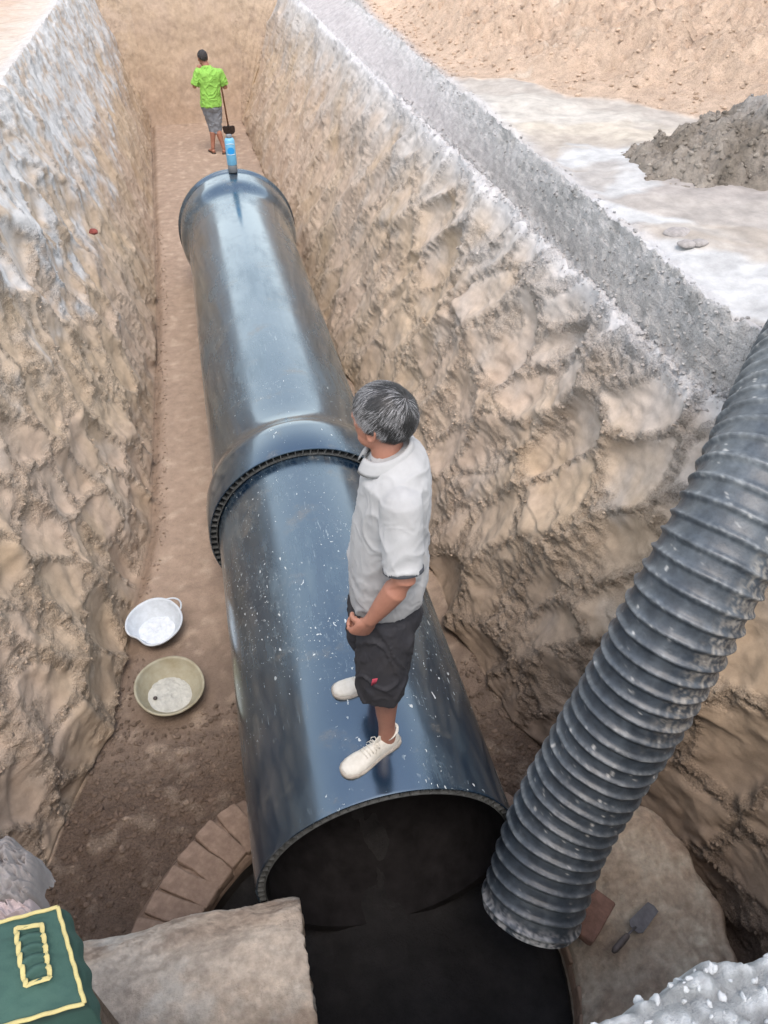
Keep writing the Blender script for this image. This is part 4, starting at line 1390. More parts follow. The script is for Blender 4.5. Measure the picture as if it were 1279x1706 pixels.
def uv_of(px, py):
    p_ = G(px, py, zt)
    e1 = (c1 - c0)[:2]; e2 = (c3 - c0)[:2]
    return np.linalg.solve(np.array([e1, e2]).T, (p_ - c0)[:2])


cs = [uv_of(31, 1552), uv_of(72, 1546), uv_of(90, 1636), uv_of(52, 1650)]
pts = []; per = 26
for k in range(4):
    for i in range(per):
        t = i / per; uv = cs[k] * (1 - t) + cs[(k + 1) % 4] * t
        p_ = bag_top(uv[0], uv[1])[0]; p_[2] += .011 + (.004 * math.sin(i / per * 31 + .5) if k in (1, 3) else 0)
        p_[:2] += (.0016 * math.sin(i / per * 31)) if k in (1, 3) else 0
        pts.append(p_)
m = tape(pts, .0048, .0016, True); o = m.obj('pocket_binding', M_yellow, bag); o.matrix_parent_inverse = inv
V = []; Fq = []
nu_, nv_ = 40, 16
for i in range(nu_):
    for j in range(nv_):
        u = i / (nu_ - 1); v = j / (nv_ - 1)
        a_ = cs[0] * (1 - v) + cs[1] * v; b_ = cs[3] * (1 - v) + cs[2] * v
        uv = a_ * (1 - u) + b_ * u
        p_ = bag_top(uv[0], uv[1])[0]
        p_[2] += .007 + .0065 * math.sin(u * 31 + 2.5 * math.sin(v * 2)) * math.sin(v * math.pi) ** .5
        V.append(p_)
for i in range(nu_ - 1):
    for j in range(nv_ - 1):
        Fq.append((i * nv_ + j, (i + 1) * nv_ + j, (i + 1) * nv_ + j + 1, i * nv_ + j + 1))
o = link('gathered_pocket', mesh_from('gathered_pocket', V, Fq, M_green), bag); o.matrix_parent_inverse = inv


def cloth(name, px0, px1, py0, py1, z0, mat, label, cat, seed, amp, tiltz=0.0):
    n = 120
    U, W_ = np.meshgrid(np.linspace(-1, 1, n), np.linspace(-1, 1, n), indexing='ij')
    q0 = G(px0, py0, z0); q1 = G(px1, py0, z0); q2 = G(px0, py1, z0); q3 = G(px1, py1, z0)
    uu, vv = (U + 1) / 2, (W_ + 1) / 2
    P_ = q0 * ((1 - uu) * (1 - vv))[..., None] + q1 * (uu * (1 - vv))[..., None] + q2 * ((1 - uu) * vv)[..., None] + q3 * (uu * vv)[..., None]
    wr = fbm(U * 1.2 + seed, W_ * 1.2, 2, 3)
    fold = np.abs(perlin(U * 2.2 + wr * 3 + seed, W_ * 4.5 + U * 2.5 + wr * 2, 1)) ; fold2 = np.abs(perlin(U * 5 + wr * 4, W_ * 7 + seed, 5))
    rd = np.sqrt(np.abs(U) ** 2.6 + np.abs(W_) ** 2.6) + wr * .12
    H_ = amp * (1.1 * sst(1.05, .1, rd)) + (.5 - fold) * amp * .75 * sst(1.1, .6, rd) + (.4 - fold2) * amp * .30 - .10 * sst(.80, 1.1, rd)
    P_[..., 2] += H_
    P_[..., 0] += wr * .015; P_[..., 1] += perlin(U * 4, W_ * 4, seed) * .012
    a, b = np.meshgrid(np.arange(n - 1), np.arange(n - 1), indexing='ij')
    kp = (rd[:-1, :-1] < 1.08).ravel(); a = (a * n + b).ravel()[kp]
    q = np.stack([a, a + n, a + n + 1, a + 1], -1)
    return link(name, mesh_from(name, P_.reshape(-1, 3), q, mat), None, label=label, category=cat)


cloth('cloth', -75, 66, 1395, 1530, 2.46, M_cloth, 'rumpled grey cloth behind the green canvas bag', 'cloth', 3.0, .055)
cloth('cloth', -80, 66, 1470, 1600, 2.455, M_pinkcloth, 'pale pink cloth tucked between the grey cloth and the green bag', 'cloth', 8.0, .030)
# ------------------------------------------------------------------ people
def A3(*v): return np.array(v, float)


def ring(c, f, l, rf, rl, n=28, e=1.0, back=None, up=0.0):
    """horizontal-ish ring: rf along forward f, rl along left l; back = radius behind if different; up = forward tilt"""
    out = []
    for k in range(n):
        t = 2 * math.pi * k / n
        c_, s_ = math.cos(t), math.sin(t)
        cf = math.copysign(abs(c_) ** e, c_); cl_ = math.copysign(abs(s_) ** e, s_)
        r_ = rf if (c_ > 0 or back is None) else back
        out.append(np.asarray(c) + f * (r_ * cf) + l * (rl * cl_) + A3(0, 0, up * c_))
    return out


def finger(m, p, d, curl, L_, r_, bend):
    """three bones from p along d, each bone turned by bend towards curl"""
    d = d / np.linalg.norm(d); curl = curl - d * np.dot(curl, d); curl /= np.linalg.norm(curl)
    pts = [p - d * r_]; rs_ = [r_ * .95]
    q_ = p; a_ = 0
    for k, fr in enumerate((.45, .30, .25)):
        a_ += bend[k]
        dd = d * math.cos(a_) + curl * math.sin(a_)
        pts += [q_ + dd * L_ * fr * .5, q_ + dd * L_ * fr * .94]
        rs_ += [r_ * (1 - .06 * k), r_ * (1.0 - .10 * k)]
        q_ = q_ + dd * L_ * fr
    pts.append(q_ + dd * r_ * .3); rs_.append(r_ * .45)
    m.tube(pts, rs_, 10, ref=(0.2, .9, .3))


def hand(m, wrist, d, palm_n, thumb_side, s=1.0, bend=(.5, .9, .7), tb=(.3, .5, .4)):
    """d: from wrist to knuckles, palm_n: out of the palm, thumb_side: towards the thumb"""
    d = d / np.linalg.norm(d); palm_n = palm_n - d * np.dot(palm_n, d); palm_n /= np.linalg.norm(palm_n)
    ts = np.cross(d, palm_n); ts *= 1 if np.dot(ts, thumb_side) > 0 else -1
    rings_ = []
    for u, wd, th_ in ((-.02, .026, .021), (.012, .029, .020), (.04, .038, .018), (.07, .042, .016), (.088, .042, .0135), (.096, .036, .010)):
        c_ = wrist + d * u * s
        rings_.append([c_ + ts * (wd * s * math.cos(t)) + palm_n * (th_ * s * math.sin(t)) for t in np.linspace(0, 2 * math.pi, 20, endpoint=False)])
    m.loft(rings_)
    for k, (off, L_, r_) in enumerate(((.031, .072, .0092), (.0105, .080, .0095), (-.010, .074, .0090), (-.0295, .060, .0082))):
        p = wrist + d * (.088 - .004 * abs(k - 1)) * s + ts * off * s
        dd = d + ts * (off * 1.5)
        finger(m, p, dd, palm_n, L_ * s, r_ * s, [b * (1 + .07 * (k - 1)) for b in bend])
    p = wrist + d * .028 * s + ts * .026 * s + palm_n * .006 * s
    finger(m, p, d * .75 + ts * .75 + palm_n * .35, palm_n * .6 - ts * .6, .075 * s, .0105 * s, tb)


def head_shape(m, hc, hf, s=1.0, up=None):
    hf = hf / np.linalg.norm(hf)
    up = A3(0, 0, 1) if up is None else up
    up = up - hf * np.dot(up, hf); up /= np.linalg.norm(up)
    hl = np.cross(up, hf)

    def q(a, b, c): return hc + hf * a * s + hl * b * s + up * c * s
    M = Matrix((tuple(hf), tuple(hl), tuple(up))).transposed()
    m.ball(q(-.012, 0, .035), (.098 * s, .077 * s, .088 * s), M, 24, 16)      # cranium
    m.ball(q(.022, 0, -.025), (.068 * s, .062 * s, .090 * s), M, 20, 14)      # face
    m.ball(q(.046, 0, -.088), (.032 * s, .034 * s, .026 * s), M)             # chin
    for b in (-1, 1):
        m.ball(q(.020, b * .040, -.065), (.045 * s, .020 * s, .028 * s), M)   # jaw
        m.ball(q(.062, b * .032, -.020), (.022 * s, .022 * s, .018 * s), M)   # cheek
        m.ball(q(.078, b * .030, .018), (.014 * s, .024 * s, .008 * s), M)    # brow
        m.ball(q(.074, b * .030, .002), (.013 * s, .014 * s, .010 * s), M)    # eyelid
        # ear
        ear = []
        for k in range(12):
            t = 2 * math.pi * k / 12
            ear.append(q(-.008 + .016 * math.cos(t) - .004 * math.sin(t), b * (.076 + .006 * (1 - math.cos(t)) * .8), -.006 + .030 * math.sin(t)))
        m.tube(ear, .0055 * s, 8, ref=tuple(hl), closed=True)
        m.ball(q(-.004, b * .075, -.008), (.012 * s, .006 * s, .024 * s), M)
        m.ball(q(.000, b * .078, -.032), (.007 * s, .005 * s, .009 * s), M)
    m.tube([q(.080, 0, .012), q(.090, 0, -.005), q(.104, 0, -.028), q(.094, 0, -.038)], [.008 * s, .010 * s, .013 * s, .009 * s], 10)
    for b in (-1, 1): m.ball(q(.090, b * .010, -.034), (.010 * s, .008 * s, .007 * s), M)
    m.tube([q(.078, -.022, -.060), q(.090, -.010, -.057), q(.092, 0, -.058), q(.090, .010, -.057), q(.078, .022, -.060)], .005 * s, 8)
    m.tube([q(.078, -.018, -.067), q(.088, 0, -.069), q(.078, .018, -.067)], .006 * s, 8)
    return hl, up


def hair(parent, hc, hf, up, hl, s, n, greyness, length, seed, low_back=-.055, detail=True):
    rg = np.random.default_rng(seed)

    def q(a, b, c): return hc + hf * a * s + hl * b * s + up * c * s
    cen = q(-.012, 0, .032)
    Rr = A3(.104, .083, .096) * s

    def on(dv, k=1.0):
        return cen + hf * (dv[0] * Rr[0] * k) + hl * (dv[1] * Rr[1] * k) + up * (dv[2] * Rr[2] * k)

    def inside(dv):
        # hairline: forehead high, temples, behind the ears, nape
        az = math.atan2(abs(dv[1]), dv[0])
        lim = np.interp(az, [0, .6, 1.15, 1.45, 1.75, 2.2, math.pi], [.42, .30, .00, -.30, -.18, -.62, -.78])
        return dv[2] > lim
    # scalp shell under the strands
    nu, nv = 64, 40
    V = []; ok = []
    for j in range(nv + 1):
        ph = math.pi * j / nv
        for i in range(nu):
            t = 2 * math.pi * i / nu
            dv = A3(math.sin(ph) * math.cos(t), math.sin(ph) * math.sin(t), math.cos(ph))
            V.append(on(dv, 1.0 + (.0 if detail else .02))); ok.append(inside(dv))
    Fc = []
    for j in range(nv):
        for i in range(nu):
            i2 = (i + 1) % nu
            f_ = (j * nu + i, (j + 1) * nu + i, (j + 1) * nu + i2, j * nu + i2)
            if all(ok[x] for x in f_): Fc.append(f_)
    link('scalp_hair', mesh_from('scalp_hair', V, Fc, M_scalp), parent)
    crown = A3(-.62, -.10, .78); crown /= np.linalg.norm(crown)
    V = []; Fc = []; Cc = []
    cnt = 0
    while cnt < n:
        dv = rg.normal(size=3); dv /= np.linalg.norm(dv)
        if not inside(dv): continue
        cnt += 1
        away = dv - crown; away -= dv * np.dot(away, dv)
        dist_ = math.acos(max(-1, min(1, np.dot(dv, crown))))
        if np.linalg.norm(away) < 1e-4: continue
        away /= np.linalg.norm(away)
        sw = np.cross(dv, away)
        away = away + sw * .45 * math.exp(-dist_ / .5) + rg.normal(size=3) * .07
        # locks
        lock = perlin(dv[0] * 3.5 + seed, dv[1] * 3.5, dv[2] * 3.5) * .5
        away = away + sw * float(lock)
        if dist_ < .16 and rg.random() < .55: continue
        L_ = length * (.55 + .6 * rg.random()) * (.70 if dv[2] < -.1 else 1.1)
        wd = .00045 * s * (1 + rg.random())
        d_ = dv.copy(); pp = []
        lift_ = .004 + .006 * rg.random() + (.008 * float(lock) if lock > 0 else 0)
        segn = 4
        for k in range(segn + 1):
            u = k / segn
            pt_dir = d_ + away * (u * L_ / (.09 * s))
            pt_dir /= np.linalg.norm(pt_dir)
            pp.append(on(pt_dir, 1.0 + (lift_ / .095) * math.sin(min(1, u * 1.3) * math.pi * .62) + .008 * u))
        side = np.cross(pp[-1] - pp[0], dv[0] * hf + dv[1] * hl + dv[2] * up); side /= np.linalg.norm(side) + 1e-9
        b_ = len(V)
        for k, p_ in enumerate(pp):
            ww_ = wd * (1 - .75 * (k / segn))
            V += [p_ - side * ww_, p_ + side * ww_]
        for k in range(segn): Fc.append((b_ + 2 * k, b_ + 2 * k + 1, b_ + 2 * k + 3, b_ + 2 * k + 2))
        gp = greyness * (1.5 if (dv[2] < .25 and dv[0] > -.5) else .8)
        g_ = .20 + .20 * rg.random() if rg.random() < gp * sst(-.35, .45, perlin(dv[0] * 2.2 + 4, dv[1] * 2.2, dv[2] * 2.2) + .8 * (dv[0] > .1)) else .016 + .032 * rg.random()
        Cc += [(g_, g_ * 1.0, g_ * 1.03)] * (2 * (segn + 1))
    link('hair', mesh_from('hair', np.array(V), np.array(Fc), M_hair, np.array(Cc), smooth=False), parent)


def shoe(parent, heel, toe, up, mat, sole_mat, s=1.0, label=None):
    d = toe - heel; L_ = np.linalg.norm(d); d /= L_
    up = up - d * np.dot(up, d); up /= np.linalg.norm(up)
    sd_ = np.cross(up, d)
    grp = bpy.data.objects.new('shoe', None)

    def P_(u, v, h): return heel + d * u * L_ + sd_ * v + up * h
    us = [0, .03, .10, .20, .33, .46, .60, .72, .84, .93, .98, 1.0]
    wd = [.012, .027, .035, .036, .034, .037, .044, .048, .046, .036, .022, .006]
    ht = [.045, .080, .092, .088, .082, .080, .070, .058, .049, .042, .034, .022]
    rings_ = []
    n = 24
    for u, w_, h_ in zip(us, wd, ht):
        r_ = []
        for k in range(n):
            t = 2 * math.pi * k / n
            c_, s_ = math.cos(t), math.sin(t)
            v = math.copysign(abs(c_) ** .75, c_) * w_ * s
            if s_ > 0: h = .022 + (h_ - .022) * (s_ ** .8)
            else: h = .022 * (1 - abs(s_) ** .4 * .75)
            v *= 1 - .42 * max(0, s_) ** 2 * (1 if u < .62 else .3)
            v += .006 * math.sin(u * math.pi) * s
            r_.append(P_(u, v, h * s))
        rings_.append(r_)
    m = MB(); m.loft(rings_)
    # padded collar and tongue
    coll = [P_(.155 + .135 * math.cos(t) * 1.0, .030 * math.sin(t), .094 - .012 * math.cos(t) ** 1) for t in np.linspace(0, 2 * math.pi, 22, endpoint=False)]
    m.tube(coll, .0075, 8, closed=True)
    m.tube([P_(.44, .004, .070), P_(.36, .003, .088), P_(.30, .002, .104)], [(.020, .004), (.022, .005), (.018, .004)], 10, ref=tuple(sd_))
    me = remeshed(m, .0035, 3)
    me.materials.append(mat); me.name = 'shoe'
    V_, N_ = get_vn(me); V_ += N_ * (fbm(V_[:, 0] * 40, V_[:, 1] * 40, V_[:, 2] * 40, 3) * .0012)[:, None]; set_v(me, V_)
    so_ = link('shoe', me, parent)
    # sole
    rings_ = []
    for u, w_ in zip(us, wd):
        uu = u * 1.03 - .015
        rings_.append([P_(uu, v_ + .006 * math.sin(u * math.pi) * s, h_) for (v_, h_) in ((-(w_ + .004) * s, .002), (-(w_ + .0055) * s, .012), (-(w_ + .004) * s, .024), (0, .026), ((w_ + .004) * s, .024), ((w_ + .0055) * s, .012), ((w_ + .004) * s, .002), (0, -.002))])
    m = MB(); m.loft(rings_); m.obj('sole', sole_mat, so_)
    m = MB()
    for k in range(5):
        u = .40 + .055 * k; h_ = np.interp(u, us, ht) + .003
        m.tube([P_(u, -.024, h_ - .014), P_(u + .012, -.012, h_ - .001), P_(u + .01, .004, h_ + .001), P_(u + .002, .020, h_ - .003), P_(u, .030, h_ - .014)], .0022, 6)
    u = .385
    for sg in (-1, 1):
        m.tube([P_(u, 0.004, .086), P_(u - .02, sg * .018, .090), P_(u + .02, sg * .030, .082), P_(u + .06, sg * .018, .080), P_(u, 0.004, .086)], .0018, 6)
        m.tube([P_(u, 0.004, .086), P_(u + .05, sg * .024, .074), P_(u + .10, sg * .034, .058)], .0016, 6)
    m.obj('laces', M_lace, so_)
    return so_


def wrinkle(me, amp, sc, dirv=(1, 1, 1), seed=0):
    V_, N_ = get_vn(me)
    q_ = V_ * sc * np.array(dirv)
    w_ = fbm(q_[:, 0] + seed, q_[:, 1], q_[:, 2], 2)
    d_ = (1 - np.abs(perlin(q_[:, 0] + w_ * 1.5 + seed, q_[:, 1] + w_, q_[:, 2] + w_ * 1.5)) * 2.2)
    d_ = np.clip(d_, 0, 1) ** 2
    V_ += N_ * ((d_ - .3) * amp)[:, None]
    set_v(me, V_)


def cut_below(me, fn):
    """drop faces whose centre satisfies fn (opens hems and cuffs)"""
    import bmesh
    b = bmesh.new(); b.from_mesh(me)
    kill = [f_ for f_ in b.faces if fn(np.array(f_.calc_center_median()))]
    bmesh.ops.delete(b, geom=kill, context='FACES')
    b.to_mesh(me); b.free()


# ---- the man standing on the pipe
ft = A3(-.975, .22, 0); ft /= np.linalg.norm(ft); lt = A3(-ft[1], ft[0], 0)      # forward, left
fh = A3(-.72, .66, .06); fh /= np.linalg.norm(fh)
heelL, toeL = A3(.505, 1.915, 1.226), A3(.238, 1.800, 1.212)
heelR, toeR = A3(.545, 2.235, 1.222), A3(.270, 2.215, 1.218)
manE = empty('person', (.41, 2.03, 1.235), 'grey haired man in pale polo shirt, black shorts and white shoes standing on the pipe', 'person')
minv = Matrix.Translation((-.41, -2.03, -1.235))


def put(o):
    o.matrix_parent_inverse = minv
    return o


hc = A3(.472, 2.075, 2.778)
neck_b = A3(.495, 2.045, 2.615)
shL, shR = A3(.485, 1.885, 2.580), A3(.555, 2.205, 2.580)
elL, wrL = A3(.482, 1.790, 2.325), A3(.378, 1.830, 2.115)
elR, wrR = A3(.57, 2.27, 2.31), A3(.53, 2.26, 2.08)
hipL, hipR = A3(.465, 1.950, 2.02), A3(.480, 2.115, 2.02)
knL, anL = A3(.425, 1.885, 1.690), A3(.452, 1.893, 1.320)
knR, anR = A3(.445, 2.165, 1.680), A3(.490, 2.228, 1.320)

m = MB()
hl_, up_ = head_shape(m, hc, fh, 1.0)
m.tube([neck_b - A3(0, 0, .05), neck_b, (neck_b + hc) / 2, hc + A3(.012, 0, -.03)], [(.070, .065), (.060, .058), (.055, .055), (.055, .055)], 18)
m.loft([ring(A3(.475, 2.035, z), ft, lt, a_, b_, e=.95) for z, a_, b_ in ((2.0, .10, .12), (2.1, .10, .13), (2.2, .10, .125), (2.35, .09, .125), (2.48, .08, .12), (2.56, .06, .10), (2.64, .05, .055))])
for sh_, el_, wr_ in ((shL, elL, wrL), (shR, elR, wrR)):
    m.tube([sh_ + A3(0, 0, .02), lerp(sh_, el_, .25), lerp(sh_, el_, .6), el_, lerp(el_, wr_, .25), lerp(el_, wr_, .65), wr_, wr_ + (wr_ - el_) * .06],
           [.046, .048, .046, .041, (.045, .043), (.038, .035), (.030, .024), (.027, .022)], 18)
    m.ball(sh_, .046)
for hp, kn, an in ((hipL, knL, anL), (hipR, knR, anR)):
    bk = -ft
    m.tube([hp, lerp(hp, kn, .4), lerp(hp, kn, .8), kn, lerp(kn, an, .28) + bk * .012, lerp(kn, an, .6) + bk * .004, lerp(kn, an, .9), an - A3(0, 0, .05)],
           [.068, .070, .060, .055, .057, .043, (.034, .037), (.036, .042)], 20)
    m.ball(an + A3(0, 0, -.012), (.040, .033, .024))
dL = wrL - elL; dL /= np.linalg.norm(dL)
hand(m, wrL + dL * .01, A3(-.42, .25, -.88), A3(-.25, .88, .30) * 1.0 + A3(.35, 0, 0), A3(-.8, 0, .4), 1.02, bend=(.95, 1.15, .8), tb=(.5, .5, .3))
hand(m, wrR, A3(-.15, -.05, -.98), A3(0, -1, 0), A3(-1, 0, -.1), 1.0, bend=(.3, .5, .4))
me = remeshed(m, .0042, 2)
me.materials.append(M_skin); me.name = 'body'
put(link('body', me, manE))
hair(manE, hc, fh, up_, hl_, 1.0, 15000, .62, .042, 3)
for o in [c_ for c_ in COL.objects if c_.parent == manE and c_.name.startswith(('hair', 'scalp'))]: put(o)
# eyes
for b in (-1, 1):
    m = MB(); m.ball(hc + fh * .0745 + hl_ * b * .030 + up_ * .003, .0105); put(m.obj('eye', M_whitepr, manE))

# shirt
m = MB()
lean = A3(0.03, .0, 0)
shirt_r = [(2.030, .140, .172, 0.482), (2.06, .147, .177, .483), (2.14, .149, .177, .485), (2.24, .146, .173, .487), (2.34, .137, .172, .492), (2.44, .128, .178, .502), (2.53, .120, .184, .511),
           (2.60, .112, .172, .513), (2.640, .096, .135, .510), (2.668, .078, .092, .500), (2.682, .066, .070, .492)]
m.loft([ring(A3(x, 2.035, z), ft, lt, a_, b_, e=.93, up=(-.020 if z < 2.1 else (-.02 if z > 2.6 else 0))) for z, a_, b_, x in shirt_r])
cuffL = lerp(shL, elL, .84)
cuffR = lerp(shR, elR, .80)
for sh_, el_, cf in ((shL, elL, cuffL), (shR, elR, cuffR)):
    m.ball(sh_ + A3(0.005, 0, -.004), (.070, .066, .060))
    m.tube([sh_ + A3(.005, 0, .0), lerp(sh_, cf, .4), lerp(sh_, cf, .8), cf, cf + (cf - sh_) * .04], [(.068, .070), (.068, .070), (.068, .068), (.067, .067), (.066, .066)], 20)
me = remeshed(m, .006, 5)
V_, N_ = get_vn(me)
# folds: soft diagonal drapes at the waist and under the arm
f_low = sst(2.42, 2.12, V_[:, 2])
aa_ = V_ @ lt
fold = np.sin((V_[:, 2] * 46 + aa_ * 26 + perlin(V_[:, 0] * 6, V_[:, 1] * 6, V_[:, 2] * 6) * 4.5)) * .0045 * f_low * (.35 + .9 * sst(-.2, .4, perlin(V_[:, 0] * 7, V_[:, 1] * 7, V_[:, 2] * 4 + 5)))
V_ += N_ * fold[:, None]
set_v(me, V_)
wrinkle(me, .009, 3.6, (1, 1, .9), 2)
wrinkle(me, .003, 9, (1, 1, .9), 9)
ax = (cuffL - shL) / np.linalg.norm(cuffL - shL); axR = (cuffR - shR) / np.linalg.norm(cuffR - shR)
0 and cut_below(me, lambda p: p[2] < 2.026 + .0 or (np.dot(p - cuffL, ax) > .004 and np.linalg.norm(p - cuffL) < .11) or (np.dot(p - cuffR, axR) > .004 and np.linalg.norm(p - cuffR) < .11))
me.materials.append(M_shirt); me.name = 'polo_shirt'
shirt = put(link('polo_shirt', me, manE))


def cuff(c, axd, r_, parent, mat, h=.007):
    m = MB()
    a_ = np.cross(axd, A3(0.1, .2, 1)); a_ /= np.linalg.norm(a_); b_ = np.cross(axd, a_)
    pts = [c + a_ * r_ * math.cos(t) + b_ * r_ * math.sin(t) for t in np.linspace(0, 2 * math.pi, 30, endpoint=False)]
    m.tube(pts, [(.0025, h)] * 30, 8, ref=tuple(a_ * 0 + A3(.01, .02, .03)), closed=True) if False else m.tube(pts, h, 8, closed=True)
    return m.obj('cuff', mat, parent)


def band(name, c, axd, r_, h, th, mat, parent, wob=0.0):
    """a short knitted band around a sleeve"""
    a_ = np.cross(axd, A3(0.1, .2, 1)); a_ /= np.linalg.norm(a_); b_ = np.cross(axd, a_)
    rings_ = []
    for k, (dr, dz) in enumerate(((0, -h), (th, -h * .8), (th * 1.2, 0), (th, h * .8), (0, h), (-th, h * .6), (-th, -h))):
        rings_.append([c + axd * dz + a_ * ((r_ + dr) * math.cos(t)) + b_ * ((r_ + dr) * math.sin(t)) for t in np.linspace(0, 2 * math.pi, 36, endpoint=False)])
    m = MB(); m.loft(rings_, cap=False)
    return m.obj(name, mat, parent)


o = band('cuff', cuffL + ax * .004, ax, .0665, .008, .0025, M_trim, shirt); 
o = band('cuff', cuffR + axR * .004, axR, .0665, .008, .0025, M_trim, shirt)
# collar: a folded band standing round the neck, open at the front
rings_ = []; nC = 40
for k in range(nC):
    t = -math.pi + .30 + (2 * math.pi - .60) * k / (nC - 1)      # 0 = back
    dirc = -ft * math.cos(t) + lt * math.sin(t)
    fr = (1 - math.cos(t)) / 2
    basep = A3(.496, 2.038, 2.690) + ft * .010 - A3(0, 0, .055 * fr)
    r0_ = .070 + .010 * fr
    pr = [(r0_, .000), (r0_ - .004, .022), (r0_ - .002, .030), (r0_ + .006, .031), (r0_ + .013, .020), (r0_ + .017 + .008 * fr, .002 - .010 * fr), (r0_ + .019 + .010 * fr, -.006 - .016 * fr), (r0_ + .015 + .008 * fr, -.004 - .012 * fr), (r0_ + .008, .008)]
    rings_.append([basep + dirc * a_ + A3(0, 0, b_) for a_, b_ in pr])
m = MB(); m.loft(rings_); o = m.obj('collar', M_shirt, shirt)

# shorts
m = MB()
m.loft([ring(A3(x, 2.035, z), ft, lt, a_, b_, e=.9) for z, a_, b_, x in ((2.12, .105, .135, .482), (2.08, .118, .148, .482), (2.03, .130, .160, .480), (1.98, .140, .174, .478), (1.93, .140, .182, .472), (1.90, .125, .172, .470))])
hemL = knL + A3(0, 0, -.045) + ft * .0; hemR = knR + A3(0, 0, -.045)
for hp, kn, hm in ((hipL, knL, hemL), (hipR, knR, hemR)):
    m.tube([hp - A3(0, 0, .03), lerp(hp, kn, .3), lerp(hp, kn, .7), kn + A3(.002, 0, .02), hm, hm - A3(0, 0, .01)], [(.100, .102), (.108, .108), (.106, .104), (.103, .100), (.100, .097), (.099, .096)], 22, ref=tuple(lt))
me = remeshed(m, .0065, 4)
wrinkle(me, .012, 6.0, (1, 1, .55), 6)
wrinkle(me, .004, 14, (1, 1, .6), 3)
0 and cut_below(me, lambda p: (p[2] < hemL[2] - .004 + .10 * (p[1] - 1.885) * 0) )
me.materials.append(M_shorts); me.name = 'shorts'
sh = put(link('shorts', me, manE))
# red embroidered mark on the left leg: small raised patch
lp = A3(.372, 1.778, 1.83)
m = MB()
for k in range(5):
    m.tube([lp + A3(.004 * k - .01, -.002, -.018 + .002 * k), lp + A3(.004 * k - .004, -.003, .018)], .0022, 6)
put(m.obj('red_mark', M_red, manE))
RM_MARK = None
shoeL = shoe(manE, heelL, toeL, A3(0, 0, 1), M_shoe, M_sole)
shoeR = shoe(manE, heelR, toeR, A3(0, 0, 1), M_shoe, M_sole)
put(shoeL); put(shoeR)

# ---- the worker at the far end, seen from behind
wE = empty('person', (.46, 15.6, 0), 'worker in lime green shirt and grey shorts at the far end of the trench', 'person')
minv = Matrix.Translation((-.46, -15.6, 0))
wf = A3(.12, .99, 0); wf /= np.linalg.norm(wf); wl = A3(-wf[1], wf[0], 0)
Y0 = 15.62
whc = A3(.405, Y0 + .05, 1.532); wh = A3(-.25, .95, -.12); wh /= np.linalg.norm(wh)
wn = A3(.45, Y0 + .01, 1.40)
wsL, wsR = A3(.305, Y0 + .01, 1.335), A3(.665, Y0 + .02, 1.315)
weL, wwL = A3(.195, Y0 + .02, 1.10), A3(.305, Y0 + .22, 1.30)
weR, wwR = A3(.735, Y0 + .04, 1.06), A3(.705, Y0 + .26, 1.07)
whL, whR = A3(.375, Y0, .83), A3(.525, Y0, .83)
wkL, waL = A3(.43, Y0 + .04, .46), A3(.375, Y0 - .02, .09)
wkR, waR = A3(.50, Y0 + .02, .44), A3(.575, Y0 - .06, .085)
m = MB()
hl2, up2 = head_shape(m, whc, wh, 1.0)
m.tube([wn - A3(0, 0, .05), wn, (wn + whc) / 2, whc + A3(0, 0, -.03)], [.068, .064, .060, .058], 16)
m.loft([ring(A3(x, Y0, z), wf, wl, a_, b_, e=.95) for z, a_, b_, x in ((.82, .10, .14, .45), (.95, .11, .14, .455), (1.1, .10, .145, .465), (1.25, .10, .155, .475), (1.34, .08, .14, .475), (1.40, .05, .07, .46))])
for sh_, el_, wr_ in ((wsL, weL, wwL), (wsR, weR, wwR)):
    m.tube([sh_, lerp(sh_, el_, .3), el_, lerp(el_, wr_, .3), wr_, wr_ + (wr_ - el_) * .06], [.048, .046, .038, .040, .027, .025], 16)
for hp, kn, an in ((whL, wkL, waL), (whR, wkR, waR)):
    m.tube([hp, lerp(hp, kn, .5), kn, lerp(kn, an, .3) - wf * .012, lerp(kn, an, .7), an, an - A3(0, 0, .04)], [.085, .075, .054, .055, .038, .034, .034], 16)
for an, td in ((waL, A3(-.25, .97, 0)), (waR, A3(.3, .95, 0))):
    td = td / np.linalg.norm(td)
    m.tube([an - td * .055 - A3(0, 0, .045), an + A3(0, 0, -.035), an + td * .07 - A3(0, 0, .045), an + td * .15 - A3(0, 0, .052), an + td * .175 - A3(0, 0, .054)], [(.028, .026), (.034, .034), (.040, .026), (.042, .016), (.03, .010)], 14, ref=(0, 0, 1))
    sdv = np.cross(td, A3(0, 0, 1))
    for k in range(5):
        p_ = an + td * (.165 - .006 * abs(k - 1)) - A3(0, 0, .055) + sdv * (.030 - .015 * k)
        m.tube([p_, p_ + td * (.03 - .003 * k)], [.009, .006], 8)
hand(m, wwL, A3(.25, .35, .9), A3(.5, .85, 0), A3(.5, -.2, .5), 1.0, bend=(.6, .8, .6))
hand(m, wwR, A3(-.1, .75, -.2), A3(-.8, .1, -.2), A3(-.2, .2, .9), 1.0, bend=(1.1, 1.2, .8), tb=(.7, .7, .4))
me = remeshed(m, .006, 2); me.materials.append(M_skin)
put(link('body', me, wE))
hair(wE, whc, wh, up2, hl2, 1.0, 900, .12, .022, 7, detail=False)
for o in [c_ for c_ in COL.objects if c_.parent == wE and c_.name.startswith(('hair', 'scalp'))]: put(o)
m = MB()
m.loft([ring(A3(x, Y0, z), wf, wl, a_, b_, e=.93) for z, a_, b_, x in ((.79, .150, .185, .447), (.84, .152, .185, .450), (.95, .142, .172, .456), (1.1, .130, .172, .467), (1.22, .132, .190, .474), (1.31, .118, .195, .477), (1.36, .095, .165, .473), (1.40, .07, .095, .462), (1.42, .06, .065, .455))])
